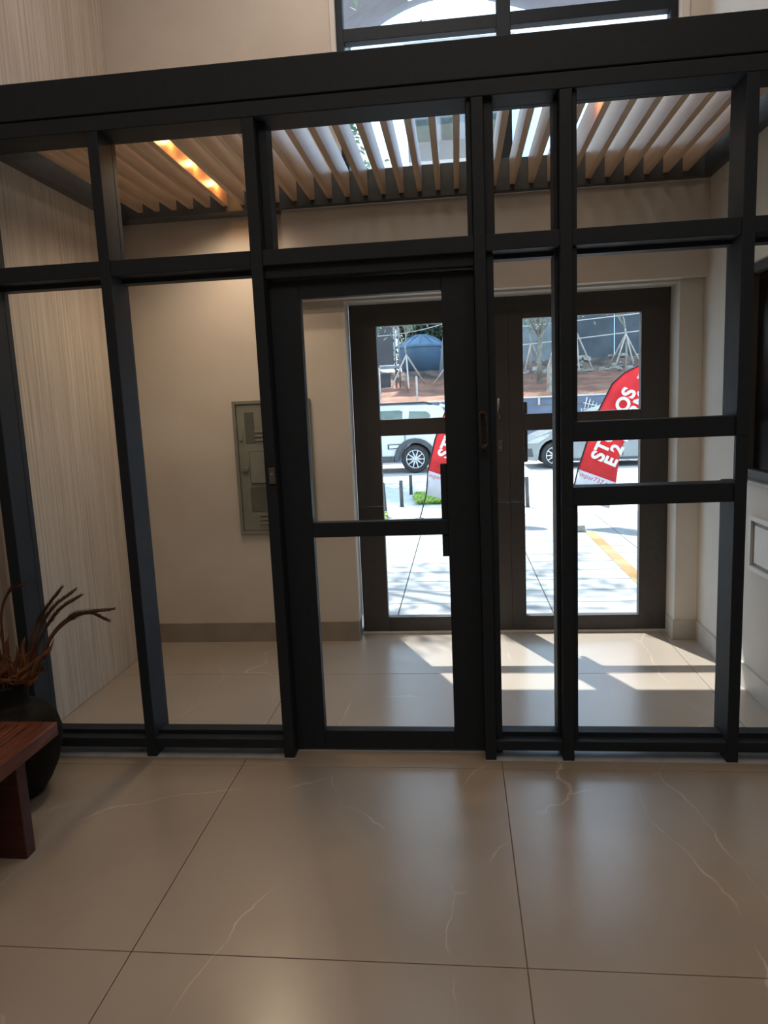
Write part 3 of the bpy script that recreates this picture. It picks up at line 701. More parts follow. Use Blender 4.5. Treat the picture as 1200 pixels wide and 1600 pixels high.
flag('feather_flag', (1.30, 0), 6.0,
     [(1.40, 0.38), (1.486, 0.735), (1.60, 1.09), (1.735, 1.46), (1.90, 1.775), (2.05, 1.905), (2.23, 1.985), (2.42, 2.0)],
     [(1.87, 0.22), (1.955, 0.545), (2.00, 0.98), (2.12, 1.18), (2.28, 1.38), (2.42, 1.55), (2.50, 1.72), (2.48, 1.93)], 1,
     'red feather flag leaning over the pavement, seen through the wide right pane',
     [('STUDIOS', 1.765, 0.815, A67, 0.225, M_letter, 1.0), ('E 2 DORMS', 1.915, 0.745, A67, 0.205, M_letter, 1.0), ('% -', 2.225, 1.80, A67, 0.085, M_letter, 1.0),
      ('mpar737.com.br', 1.49, 0.655, -math.radians(23), 0.082, M_rletter, 1.0)])
A72 = math.radians(66)
flag('feather_flag', (-0.58, 0), 6.9,
     [(-0.475, 0.36), (-0.44, 0.70), (-0.325, 1.14), (-0.165, 1.53), (0.02, 1.85), (0.2, 2.0), (0.4, 2.08), (0.55, 2.08)],
     [(0.08, 0.18), (0.10, 0.50), (0.18, 1.0), (0.29, 1.25), (0.42, 1.45), (0.56, 1.62), (0.64, 1.8), (0.62, 2.0)], 1,
     'red feather flag behind the glass door, beside the white car wheel',
     [('STUDIOS', -0.16, 0.855, A72, 0.225, M_letter, 1.0), ('E 2 DORMS', 0.03, 0.70, A72, 0.19, M_letter, 1.0), ('mpar737.com.br', -0.435, 0.615, -math.radians(16), 0.085, M_rletter, 1.0)])

# ---- cars
M_white_paint = noisy('white_car_paint', (0.62, 0.64, 0.64), (0.66, 0.68, 0.68), 3, 0.3, 2, spec=0.6)
M_silver = noisy('silver_car_paint', (0.24, 0.26, 0.265), (0.29, 0.31, 0.315), 3, 0.28, 2, metal=0.35, spec=0.6)
M_tyre = noisy('tyre_rubber', (0.022, 0.022, 0.024), (0.035, 0.035, 0.038), 12, 0.8, 3)
M_rim = plain('alloy_rim', (0.62, 0.63, 0.65), 0.3, 0.5)
M_clad = noisy('grey_plastic_cladding', (0.055, 0.06, 0.065), (0.08, 0.085, 0.09), 10, 0.6, 3)
M_carglass = noisy('car_window_glass', (0.09, 0.13, 0.115), (0.16, 0.21, 0.19), 2.5, 0.08, 2, spec=0.8)
M_lens = noisy('headlamp_lens', (0.4, 0.43, 0.45), (0.55, 0.57, 0.6), 10, 0.1, 2, spec=0.8)
def arch(cx, r_, n=10, z0=0.33):
    return [(cx + r_ * math.cos(a), z0 + r_ * math.sin(a)) for a in [PI - PI * i / n for i in range(n + 1)]]
def wheel(parent, x, y, r_=0.335, wd=0.20, side=-1):
    w_ = MB()
    w_.lathe([(r_ * 0.66, -wd / 2), (r_ * 0.72, -wd / 2 - 0.005), (r_ * 0.9, -wd / 2 - 0.003), (r_ * 0.98, -wd / 2 + 0.03), (r_, 0), (r_ * 0.98, wd / 2 - 0.03), (r_ * 0.9, wd / 2), (r_ * 0.66, wd / 2)], 40, axis='Y')
    wo = w_.done('wheel', M_tyre, parent, loc=(x, y, r_))
    m = MB(); yf = side * wd / 2 + 0.01 * -side
    yo = side * (wd / 2 - 0.012)
    # rim ring
    m.lathe([(r_ * 0.60, yo), (r_ * 0.66, yo + side * 0.01), (r_ * 0.66, yo - side * 0.02), (r_ * 0.60, yo - side * 0.02), (r_ * 0.60, yo)], 40, axis='Y')
    for k in range(5):
        a = 2 * PI * k / 5 + PI / 2
        for s_ in (-1, 1):
            for (r0, r1, w0, w1, off0, off1) in ((0.05, 0.38, 0.10, 0.045, 0.02, 0.12), (0.38, 0.63, 0.05, 0.05, 0.12, 0.22)):
                pA = [(r0 * r_, (off0 * s_ - w0 * 0.5) * r_ ), (r0 * r_, (off0 * s_ + w0 * 0.5) * r_), (r1 * r_, (off1 * s_ + w1 * 1.2) * r_), (r1 * r_, (off1 * s_ - w1 * 1.2) * r_)]
                P2 = [(u_ * math.cos(a) - v_ * math.sin(a), u_ * math.sin(a) + v_ * math.cos(a)) for u_, v_ in pA]
                m.prism(P2, 'Y', min(yo, yo - side * 0.02), max(yo, yo - side * 0.02))
    m.lathe([(0.0, yo + side * 0.008), (0.14 * r_, yo + side * 0.006), (0.15 * r_, yo - side * 0.02)], 20, axis='Y')
    m.done('rim', M_rim, wo)
    m = MB(); m.lathe([(0, yo - side * 0.045), (r_ * 0.64, yo - side * 0.045), (r_ * 0.64, yo - side * 0.05), (0, yo - side * 0.05)], 30, axis='Y'); m.done('brake_disc', M_clad, wo)
    return wo
def car(name, loc_, label, low, top, glass, wheels, paint, width, cladding, group, extras, tum=0.16):
    """low: lower body outline (x,z), top: greenhouse outline; all seen from the road side, x along the car"""
    e = empty(name, loc_, label, 'car', group)
    m = MB(); m.prism(low, 'Y', 0.03, width - 0.03)
    b = m.bm
    bmesh.ops.recalc_face_normals(b, faces=b.faces)
    es = [ed for ed in b.edges if abs(ed.verts[0].co.y - ed.verts[1].co.y) < 1e-6]
    bmesh.ops.bevel(b, geom=es, offset=0.03, segments=2, affect='EDGES', profile=0.6)
    bo = m.done('body', paint, e)
    m = MB()
    # greenhouse with inward lean
    zmin = min(p[1] for p in top); zmax = max(p[1] for p in top)
    A = [m.bm.verts.new((p[0], 0.05 + tum * (p[1] - zmin) / (zmax - zmin), p[1])) for p in top]
    B = [m.bm.verts.new((p[0], width - 0.05 - tum * (p[1] - zmin) / (zmax - zmin), p[1])) for p in top]
    m.bm.faces.new(A); m.bm.faces.new(B[::-1]); n = len(top)
    for i in range(n): m.bm.faces.new((A[i], B[i], B[(i + 1) % n], A[(i + 1) % n]))
    bmesh.ops.recalc_face_normals(m.bm, faces=m.bm.faces)
    bmesh.ops.bevel(m.bm, geom=[ed for ed in m.bm.edges if abs(ed.verts[0].co.y - ed.verts[1].co.y) < 0.3], offset=0.02, segments=2, affect='EDGES')
    m.done('cabin', paint, e)
    for poly in glass:
        for s_ in (0, 1):
            m = MB()
            def yy(z, o_): 
                y_ = 0.05 + tum * (z - zmin) / (zmax - zmin) - o_
                return y_ if s_ == 0 else width - y_
            P = [m.bm.verts.new((p[0], yy(p[1], 0.006), p[1])) for p in poly]; Q = [m.bm.verts.new((p[0], yy(p[1], -0.01), p[1])) for p in poly]
            m.bm.faces.new(P); m.bm.faces.new(Q[::-1])
            for i in range(len(P)): m.bm.faces.new((P[i], Q[i], Q[(i + 1) % len(P)], P[(i + 1) % len(P)]))
            m.done('side_window', M_carglass, e)
    for poly in cladding:
        m = MB(); m.prism(poly, 'Y', -0.012, 0.05); m.done('cladding', M_clad, e)
        m = MB(); m.prism(poly, 'Y', width - 0.05, width + 0.012); m.done('cladding', M_clad, e)
    for (x, r_) in wheels:
        wheel(e, x, 0.12, r_); wheel(e, x, width - 0.12, r_, side=1)
    extras(e, bo)
    return e
# white SUV, nose to the left; local x=0 is the rear wheel
def suv_low():
    pts = [(0.80, 0.32), (0.90, 0.5), (0.93, 0.75), (0.90, 1.0), (0.84, 1.12), (-2.35, 1.10), (-2.9, 1.04), (-3.35, 0.92), (-3.44, 0.7), (-3.45, 0.35), (-3.25, 0.28)]
    pts += arch(-2.65, 0.40)[0:] + [(-2.25, 0.30), (-0.42, 0.30)] + arch(0.0, 0.42) + [(0.5, 0.30)]
    return pts
suv_top = [(0.86, 1.10), (0.78, 1.35), (0.66, 1.585), (0.35, 1.635), (-0.6, 1.655), (-1.35, 1.63), (-1.6, 1.57), (-2.4, 1.10)]
suv_glass = [[(-0.30, 1.14), (-0.98, 1.14), (-0.98, 1.50), (-0.90, 1.53), (-0.36, 1.53), (-0.28, 1.50)],
             [(-0.15, 1.17), (-0.12, 1.50), (0.28, 1.48), (0.36, 1.44), (0.40, 1.36), (0.22, 1.20)],
             [(-1.06, 1.14), (-2.12, 1.14), (-1.62, 1.49), (-1.50, 1.53), (-1.06, 1.53)]]
def ring(cx, r0, r1, n=12, z0=0.33, a0=PI * 1.02, a1=-PI * 0.02):
    A = [(cx + r1 * math.cos(a), z0 + r1 * math.sin(a)) for a in [a0 + (a1 - a0) * i / n for i in range(n + 1)]]
    B = [(cx + r0 * math.cos(a), z0 + r0 * math.sin(a)) for a in [a1 + (a0 - a1) * i / n for i in range(n + 1)]]
    return A + B
suv_clad = [ring(0, 0.41, 0.52), ring(-2.65, 0.40, 0.50), [(-2.16, 0.29), (-0.50, 0.29), (-0.50, 0.43), (-2.16, 0.43)], [(0.50, 0.33), (0.86, 0.33), (0.92, 0.52), (0.50, 0.55)]]
def suv_extra(e, bo):
    for y_ in (0.22, 1.55):
        m = MB(); m.tube([(-1.5, y_, 1.64), (-1.4, y_, 1.70), (0.25, y_, 1.70), (0.4, y_, 1.64)], 0.018, 8); m.done('roof_rail', M_frame, e)
    m = MB(); m.prism([(0.60, 1.60), (0.86, 1.52), (0.88, 1.56), (0.64, 1.645)], 'Y', 0.2, 1.6); m.done('rear_spoiler', M_white_paint, e)
    m = MB(); m.prism([(0.70, 1.14), (0.84, 1.14), (0.66, 1.5), (0.58, 1.5)], 'Y', 0.22, 1.55); m.done('rear_window', M_carglass, e)
    m = MB(); m.prism([(-0.66, 0.60), (-0.40, 0.62), (-0.34, 0.72), (-0.66, 0.72)], 'Y', -0.006, 0.05); m.done('door_trim', M_clad, e)
    m = MB(); m.prism([(-0.62, 0.625), (-0.42, 0.64), (-0.38, 0.70), (-0.62, 0.70)], 'Y', -0.012, 0.0); m.done('door_trim', M_white_paint, e)
    for ya_ in (0.02, 1.55): MB().box(0.80, 0.90, ya_, ya_ + 0.2, 0.85, 1.10, 0.01).done('tail_lamp', M_redc, e)
    for ya_ in (0.02, 1.48): MB().box(-3.42, -3.2, ya_, ya_ + 0.28, 0.72, 0.9, 0.01).done('headlamp', M_lens, e)
    for x_ in (-1.02, -0.24):
        m = MB(); m.box(x_, x_ + 0.012, 0.0, 0.034, 0.44, 1.12); m.done('door_gap', M_clad, e)
    for xa_ in (-0.9, -1.9): MB().box(xa_, xa_ + 0.16, 0.0, 0.03, 0.96, 1.0, 0.006).done('door_handle', M_white_paint, e)
car('parked_suv', (-1.05, 14.0, -0.004), 'white parked suv with grey wheel arch cladding, roof rails and alloy wheels', suv_low(), suv_top, suv_glass, [(0.0, 0.345), (-2.65, 0.345)], M_white_paint, 1.78, suv_clad, 'cars parked across the street', suv_extra)
# silver hatchback, nose to the left; local x=0 is the front wheel
def hb_low():
    pts = [(3.25, 0.30), (3.32, 0.55), (3.28, 0.95), (1.5, 0.96), (0.35, 0.94), (-0.1, 0.90), (-0.42, 0.78), (-0.64, 0.60), (-0.70, 0.42), (-0.66, 0.22), (-0.40, 0.19)]
    pts += arch(0.0, 0.37) + [(0.4, 0.19), (2.13, 0.19)] + arch(2.5, 0.37) + [(2.9, 0.25)]
    return pts
hb_top = [(3.26, 0.94), (3.05, 1.25), (2.85, 1.40), (2.0, 1.47), (1.3, 1.44), (1.05, 1.37), (0.32, 0.94)]
hb_glass = [[(0.70, 0.98), (1.52, 0.98), (1.52, 1.35), (1.28, 1.35)], [(1.6, 0.98), (2.35, 0.98), (2.45, 1.33), (1.6, 1.36)]]
hb_clad = [[(0.42, 0.17), (2.08, 0.17), (2.08, 0.23), (0.42, 0.23)]]
def hb_extra(e, bo):
    m = MB(); m.prism([(-0.62, 0.62), (-0.40, 0.76), (-0.10, 0.84), (-0.16, 0.76), (-0.40, 0.62)], 'Y', 0.0, 0.2); m.done('headlamp', M_lens, e)
    m = MB(); m.prism([(-0.67, 0.30), (-0.50, 0.30), (-0.54, 0.50), (-0.68, 0.48)], 'Y', 0.0, 0.1); m.done('fog_lamp_recess', M_clad, e)
    m = MB(); m.prism([(0.62, 0.56), (2.1, 0.64), (3.2, 0.70), (3.2, 0.74), (2.1, 0.68), (0.62, 0.60)], 'Y', -0.004, 0.05); m.done('door_crease', M_silver, e)
    for x_ in (0.72, 1.56):
        m = MB(); m.box(x_, x_ + 0.010, 0.0, 0.034, 0.26, 0.96); m.done('door_gap', M_clad, e)
    m = MB(); m.box(0.86, 1.06, -0.14, 0.03, 0.95, 1.07, 0.03); m.done('wing_mirror', M_silver, e)
car('parked_hatchback', (2.27, 14.0, -0.004), 'silver grey parked hatchback partly hidden behind the right red flag', hb_low(), hb_top, hb_glass, [(0.0, 0.315), (2.5, 0.315)], M_silver, 1.72, hb_clad, 'cars parked across the street', hb_extra)

# ---- low blue grey wall beyond the street, red soil bank
M_bluew = noisy('blue_grey_sheet', (0.10, 0.13, 0.21), (0.17, 0.20, 0.27), 1.4, 0.5, 5, (1, 1, 3), world=True)
bf = empty('roadside_barrier', (1, 17.8, 0), 'low blue grey sheet barrier with pale top rail along the red soil bank', 'barrier')
xs = [-9 + 1.7 * i for i in range(13)]
for a, b in zip(xs, xs[1:]):
    sub(bf, 'panel', (a + 0.01, b - 0.01, 17.8, 17.83, 0.0, 1.72), M_bluew, 0.004)
    sub(bf, 'rail', (a, b, 17.76, 17.80, 1.70, 1.74), M_ceil, 0.004)
    sub(bf, 'rail', (a, b, 17.77, 17.80, 1.50, 1.525), M_steelbox, 0.004)
M_soil = noisy('red_soil', (0.17, 0.070, 0.042), (0.29, 0.145, 0.095), 1.6, 0.95, 8, world=True, bump=0.6, bscale=4)
def _soil():
    n, l = M_soil.node_tree.nodes, M_soil.node_tree.links; p = n['Principled BSDF']
    src = p.inputs['Base Color'].links[0].from_socket
    g_ = n.new('ShaderNodeNewGeometry'); sx = n.new('ShaderNodeSeparateXYZ'); l.new(g_.outputs['Position'], sx.inputs[0])
    mr = n.new('ShaderNodeMapRange'); mr.inputs['From Min'].default_value = 2.50; mr.inputs['From Max'].default_value = 2.72; l.new(sx.outputs['Z'], mr.inputs['Value'])
    t = n.new('ShaderNodeTexNoise'); t.inputs['Scale'].default_value = 1.7; t.inputs['Detail'].default_value = 6; l.new(g_.outputs['Position'], t.inputs['Vector'])
    c = n.new('ShaderNodeValToRGB'); c.color_ramp.elements[0].color = (0.045, 0.035, 0.03, 1); c.color_ramp.elements[1].color = (0.17, 0.12, 0.095, 1)
    c.color_ramp.elements[0].position = 0.38; c.color_ramp.elements[1].position = 0.62; l.new(t.outputs['Fac'], c.inputs['Fac'])
    mx = n.new('ShaderNodeMix'); mx.data_type = 'RGBA'; l.new(mr.outputs[0], mx.inputs['Factor']); l.new(src, mx.inputs[6]); l.new(c.outputs['Color'], mx.inputs[7])
    l.new(mx.outputs[2], p.inputs['Base Color'])
_soil()
def bank():
    m = MB(); nx, ny = 60, 14; rn = random.Random(5); g_ = []
    for j in range(ny):
        row = []
        for i in range(nx):
            x = -14 + 34 * i / (nx - 1); y = 17.9 + 12 * j / (ny - 1)
            z = 1.66 + min(1, (y - 17.9) / 6.5) * (0.72 + 0.25 * max(0, min(1, (x + 0.5) / 3.0))) + rn.uniform(-0.05, 0.05)
            z += 0.56 * max(0, min(1, (y - 24.6) / 1.5)) + (0.12 if x < 0 else 0) * max(0, min(1, (y - 24.6) / 1.5))
            if j == 0: z = 1.55
            row.append(m.bm.verts.new((x, y, z)))
        g_.append(row)
    for a, b in zip(g_, g_[1:]):
        for i in range(nx - 1):
            f = m.bm.faces.new((a[i], a[i + 1], b[i + 1], b[i])); f.smooth = True
    base = [m.bm.verts.new((v.co.x, 17.9, -0.2)) for v in g_[0]]
    for i in range(nx - 1): m.bm.faces.new((base[i], base[i + 1], g_[0][i + 1], g_[0][i]))
    return m.done('soil_bank', M_soil, recalc=True)
tag(bank(), kind='structure')
o = box('ground', -30, 40, 29.0, 70, 1.5, 2.0, M_soil); tag(o, kind='structure')
# rubble line at the top of the bank
M_rub = noisy('pale_rubble', (0.25, 0.24, 0.20), (0.5, 0.49, 0.45), 3, 0.9, 3, world=True)
m = MB(); rn = random.Random(11)
for _ in range(260):
    x = rn.uniform(-6, 9); y = rn.uniform(23.5, 26.5); z = 2.42 + 0.25 * max(0, min(1, (x + 0.5) / 3)) + 0.6 * max(0, min(1, (y - 24.6) / 1.5))
    if x < 0.5: continue
    s_ = rn.uniform(0.03, 0.16); r_ = bmesh.ops.create_cube(m.bm, size=s_)
    mt = Matrix.Translation((x, y, z)) @ Matrix.Rotation(rn.uniform(0, 3), 4, 'Z') @ Matrix.Diagonal((rn.uniform(.8, 2.5), 1, rn.uniform(.4, 1), 1))
    bmesh.ops.transform(m.bm, matrix=mt, verts=r_['verts'])
o = m.done('rubble', M_rub); tag(o, 'pale rubble and debris scattered on top of the red soil bank', 'rubble', kind='stuff')

# ---- backdrop: grey wall (right), stepped concrete kerbs, container and tank (left)
M_slate = noisy('slate_blue_hoarding', (0.05, 0.064, 0.078), (0.08, 0.096, 0.11), 1.5, 0.7, 4, world=True)
M_greyh = noisy('grey_hoarding', (0.16, 0.18, 0.19), (0.22, 0.24, 0.25), 1.5, 0.8, 4, world=True)
hd = empty('site_hoarding', (4, 28.5, 2.4), 'tall slate blue and grey panel hoarding behind the staked saplings', 'hoarding')
x = 2.0; k = 0
while x < 16:
    sub(hd, 'panel', (x, x + 1.55, 28.5, 28.56, 3.05, 6.6), (M_greyh if k in (0, 1) else M_slate), 0.01); x += 1.58; k += 1
o = box('concrete_wall', 1.0, 16, 27.6, 27.9, 2.2, 3.05, noisy('pale_concrete', (0.14, 0.15, 0.19), (0.26, 0.27, 0.30), 1.5, 0.9, 5, world=True)); tag(o, 'low weathered concrete wall at the foot of the slate blue hoarding', 'wall')
# tank
T = at(659, 560, 27.0)
tk = empty('water_tank', (T.x, 27.0, 2.6), 'large blue water tank with a domed ribbed lid on the soil bank', 'water tank')
M_tank = noisy('blue_fibreglass', (0.075, 0.15, 0.235), (0.095, 0.18, 0.275), 1.5, 0.45, 3)
m = MB(); m.lathe([(0, 0), (0.84, 0), (0.95, 1.02), (0.95, 1.05)], 40); m.done('body', M_tank, tk, loc=(0, 0, 0.38))
m = MB(); m.lathe([(0.99, 1.02), (1.0, 1.10), (0.97, 1.14), (0.62, 1.36), (0.30, 1.50), (0.28, 1.56), (0.0, 1.58)], 40)
for k in range(12):
    a = 2 * PI * k / 12
    m.tube([(0.95 * math.cos(a), 0.95 * math.sin(a), 1.14), (0.62 * math.cos(a), 0.62 * math.sin(a), 1.385), (0.3 * math.cos(a), 0.3 * math.sin(a), 1.52)], 0.035, 6)
m.done('lid', M_tank, tk, loc=(0, 0, 0.38))
m = MB(); m.lathe([(0.0, 0), (1.0, 0), (1.0, 0.38), (0, 0.38)], 30); m.done('plinth', M_soil, tk)
# container / dark banner board on posts
M_pipe = noisy('galvanised_pipe', (0.20, 0.20, 0.20), (0.27, 0.27, 0.27), 8, 0.4, 3, metal=0.3)
M_crate = noisy('dirty_grey_crate', (0.05, 0.05, 0.055), (0.09, 0.09, 0.095), 3, 0.8)
cb = empty('dark_board', (at(600, 560, 24).x, 24.0, 2.3), 'dark grey board on a pale pipe frame left of the blue tank', 'board')
a, b = at(575, 500, 24), at(616, 571, 24)
sub(cb, 'panel', (a.x - 1.2, b.x, 24.0, 24.08, b.z + 0.02, 5.2), noisy('charcoal_sheet', (0.055, 0.055, 0.06), (0.07, 0.07, 0.075), 2, 0.6), 0.01)
for xx in (b.x + 0.05, b.x + 0.20):
    m = MB(); m.tube([(xx - cb.location.x, 0.02, 0.0), (xx - cb.location.x, 0.02, 3.0)], 0.035, 8); m.done('post', M_pipe, cb)
m = MB(); m.box(a.x - 1.2 - cb.location.x, b.x + 0.3 - cb.location.x, -0.02, 0.1, b.z - 2.3 - 0.12, b.z - 2.3, 0.02); m.done('shelf', M_pipe, cb)
for ca in ((-0.35, 0.18, 0.1, 0.5, -0.1, 0.62), (-1.2, -0.45, 0.1, 0.5, -0.1, 0.7)): MB().box(*ca, 0.04).done('crate', M_crate, cb)
# leaning utility pole right of the tank
p0, p1 = at(688, 582, 25.5), at(699, 480, 25.5)
m = MB(); m.tube([(0, 0, -0.5), (p1.x - p0.x, 0, p1.z - p0.z)], [0.14, 0.11], 14)
up = empty('utility_pole', (p0.x, 25.5, p0.z - 0.2), 'grey leaning utility pole standing right of the blue tank', 'pole'); m.done('shaft', M_greyh, up)
m = MB(); m.box(0.13, 0.3, -0.1, 0.1, 0.95, 1.18, 0.03); m.box(0.05, 0.14, -0.03, 0.03, 1.03, 1.1); m.done('white_box', M_ceil, up)
# cables
def cable(name, pA, pB, YA, YB_, sag, label, r_=0.012):
    A, B = at(*pA, YA), at(*pB, YB_)
    pts = [A.lerp(B, t) - Vector((0, 0, sag * 4 * t * (1 - t))) for t in [i / 14 for i in range(15)]]
    m = MB(); m.tube(pts, r_, 6); o = m.done(name, M_ceil); tag(o, label, 'cable', 'overhead cables')
cable('cable', (540, 525), (730, 492), 22, 22, 0.25, 'pale cable crossing in front of the dark green trees above the tank')
cable('cable', (780, 514), (1060, 482), 24, 24, 0.02, 'upper pale cable crossing in front of the slate blue hoarding', 0.02)
cable('cable', (780, 543), (1060, 509), 24, 24, 0.02, 'lower pale cable crossing in front of the slate blue hoarding', 0.02)

# ---- staked saplings
M_stake = noisy('pale_timber', (0.42, 0.36, 0.31), (0.58, 0.50, 0.44), 5, 0.8, 3, world=True)
M_bark = noisy('grey_bark', (0.17, 0.15, 0.12), (0.34, 0.31, 0.26), 6, 0.9, 5, world=True, bump=0.4)
M_barkp = noisy('pale_mottled_bark', (0.22, 0.20, 0.16), (0.46, 0.43, 0.37), 5, 0.9, 5, world=True, bump=0.4)
def branches(m, p, d, L, r_, depth, rn, spread=0.5):
    q = p + d * L
    mid = p + d * L * 0.5 + Vector((rn.uniform(-1, 1), rn.uniform(-1, 1), 0)) * L * 0.06
    m.tube([p, mid, q], [r_, r_ * 0.85, r_ * 0.65], 5, caps=False)
    if depth == 0: return [q]
    tips = []
    for k in range(3 if depth > 1 else 2):
        d2 = (d + Vector((rn.uniform(-1, 1), rn.uniform(-1, 1), rn.uniform(-0.25, 0.6))) * spread).normalized()
        tips += branches(m, q, d2, L * rn.uniform(0.6, 0.8), r_ * 0.6, depth - 1, rn, spread)
    return tips
def leaves(pts, n, rad, size, seed, mat, parent, name='foliage', flat=1.0):
    rn = random.Random(seed); m = MB()
    for p in pts:
        for _ in range(n):
            c = p + Vector((rn.gauss(0, rad), rn.gauss(0, rad), rn.gauss(0, rad * flat)))
            a = Vector((rn.uniform(-1, 1), rn.uniform(-1, 1), rn.uniform(-1, 1))).normalized(); b = a.orthogonal().normalized(); s_ = size * rn.uniform(0.6, 1.3)
            v = [m.bm.verts.new(c + q) for q in (-a * s_, b * s_ * 0.45, a * s_, -b * s_ * 0.45)]
            m.bm.faces.new(v)
    o = m.done(name, mat, parent, recalc=False); o['kind'] = 'stuff'; return o
def leafmat(name, c1, c2):
    m = noisy(name, c1, c2, 0.9, 0.6, 3, world=True)
    return m
M_leafp = leafmat('dusty_green_leaves', (0.10, 0.14, 0.07), (0.20, 0.26, 0.14))
M_leafd = leafmat('dark_green_leaves', (0.018, 0.045, 0.028), (0.05, 0.10, 0.055))
M_leafb = leafmat('brown_twigs', (0.25, 0.20, 0.12), (0.36, 0.30, 0.18))
def sapling(px, Y, ytop, ybase, legs, label, seed, trunk_r=0.035, forks=2, leafy=None, h=None):
    J = at(px, ytop, Y); B = at(px, ybase, Y); B.z = J.z - (J.z - B.z)
    e = empty('staked_sapling', (J.x, Y, B.z), label, 'sapling', 'young trees propped with timber stakes')
    o0 = Vector((J.x, Y, B.z))
    m = MB(); rn = random.Random(seed)
    H = (h or 0.9)
    tp = [Vector((0, 0, -0.2)), Vector((0.02, 0, (J.z - B.z) * 0.5)), Vector((0, 0, J.z - B.z)), Vector((-0.03, 0, J.z - B.z + 0.25))]
    m.tube(tp, [trunk_r, trunk_r * 0.9, trunk_r * 0.85, trunk_r * 0.75], 7)
    tips = []
    for k in range(3):
        d = Vector((rn.uniform(-0.55, 0.55), rn.uniform(-0.5, 0.5), 1)).normalized()
        tips += branches(m, tp[-1], d, H * 0.45, trunk_r * 0.6, forks, rn, 0.55)
    m.done('trunk', M_barkp, e)
    if leafy: leaves(tips, leafy[0], 0.12, leafy[1], seed, leafy[2], e)
    for (lx, ly, dy) in legs:
        q = at(lx, ly, Y + dy); m = MB(); m.tube([Vector((0, dy * 0.04, J.z - B.z + 0.05)), q - o0], 0.028, 6); m.done('stake', M_stake, e)
    return e
sapling(635, 21.5, 557, 603, [(611, 607, -0.7), (639, 607, -1.1), (664, 600, 0.6)], 'thin bare sapling on timber stakes in front of the blue tank', 21, 0.03, 3, (6, 0.03, M_leafb))
sapling(718, 22.0, 545, 603, [(677, 601, 0.0), (735, 600, 0.0), (720, 606, -0.8)], 'staked sapling right of the tank, mostly hidden by the door stile', 22, 0.03, 2, (6, 0.03, M_leafb))
sapling(830, 22.5, 536, 584, [(820, 580, -0.3), (848, 576, 0.6), (828, 584, 0.9)], 'staked sapling at the left edge of the narrow pane', 23, 0.02, 1, (8, 0.04, M_leafp), h=0.4)
sapling(900, 22.5, 520, 576, [(926, 577, 0.0), (884, 577, 0.0), (905, 580, -0.8)], 'staked sapling behind the mullion left of the slate blue hoarding', 24, 0.035, 2, (5, 0.03, M_leafb))
sapling(978, 23.0, 524, 574, [(962, 571, -0.5), (990, 569, -0.3), (950, 575, 0.8), (1004, 574, 0.4)], 'cluster of timber stakes round a thin white stemmed sapling right of the hoarding', 25, 0.04, 2, (3, 0.03, M_leafb), h=1.5)
# marker posts in front of the bank
for (px, y0, y1, lab) in [(652, 588, 626, 'short pale timber post on the red soil in front of the tank'), (595, 575, 640, 'tall pale timber post at the left edge of the door glass'), (837, 620, 633, 'short white post on the blue grey barrier')]:
    a, b = at(px, y0, 18.6), at(px, y1, 18.6); e = empty('marker_post', (b.x, 18.6 if px != 837 else 17.72, b.z), lab, 'post', 'pale marker posts')
    m = MB(); m.box(-0.03, 0.03, -0.03, 0.03, 0, a.z - b.z, 0.006); m.done('stake', M_stake, e)
# white striped grille leaning on the barrier
gl = empty('leaning_grille', (3.55, 17.6, 1.25), 'white striped grille sheet leaning against the blue grey barrier beside the red flag', 'grille')
for k in range(7):
    m = MB(); m.tube([(-0.05 + 0.07 * k, 0.0, -0.25 ), (0.12 + 0.09 * k, 0.1, 0.40 - 0.055 * k)], 0.012, 6); m.done('bar', M_ceil, gl)
for x_ in (-0.05, 0.4):
    m = MB(); m.tube([(x_, 0.0, -1.254), (x_, 0.02, 0.1)], 0.014, 6); m.done('leg', M_ceil, gl)
for z0_, z1_ in ((-0.1, -0.1), (0.08, 0.02), (0.25, 0.10)):
    m = MB(); m.tube([(0.0, 0.02, z0_), (0.6, 0.02, z1_)], 0.012, 6); m.done('bar', M_ceil, gl)

# ---- trees beyond the street
def tree(name, base, trunk_pts, radii, crown_pts, n, rad, size, mat, label, seed, bark=M_bark, nbr=2):
    e = empty(name, base, label, 'tree', 'trees across the street')
    m = MB(); m.tube(trunk_pts, radii, 12)
    rn = random.Random(seed); tips = []
    for _ in range(5):
        d = Vector((rn.uniform(-0.7, 0.7), rn.uniform(-0.7, 0.7), 1)).normalized()
        tips += branches(m, Vector(trunk_pts[-1]), d, 0.9, radii[-1] * 0.6, nbr, rn, 0.6)
    m.done('trunk', bark, e)
    leaves([Vector(c) for c in crown_pts] + tips, n, rad, size, seed, mat, e)
    return e
b = at(862, 628, 19.2)
tree('street_tree', (b.x + 0.05, 19.2, b.z - 0.3), [(0, 0, 0), (-0.02, 0, 0.6), (-0.02, 0, 1.3), (0.25, 0, 2.4)], [0.22, 0.18, 0.16, 0.12], [(0.9, -0.4, 4.2), (1.4, -0.4, 4.6), (0.5, -0.4, 5)], 90, 0.45, 0.06, M_leafp, 'thick pale mottled trunk at the right edge of the narrow pane', 31, M_barkp)
b = at(843, 594, 21.5)
tree('street_tree', (b.x, 21.5, b.z), [(0, 0, -0.2), (0.0, 0, 0.7), (0.04, 0, 1.4)], [0.10, 0.085, 0.075], [(-0.1, 0, 2.3), (0.2, 0, 2.2), (-0.5, 0.2, 2.5)], 130, 0.35, 0.05, M_leafp, 'slender grey green tree in the middle of the narrow pane', 32)
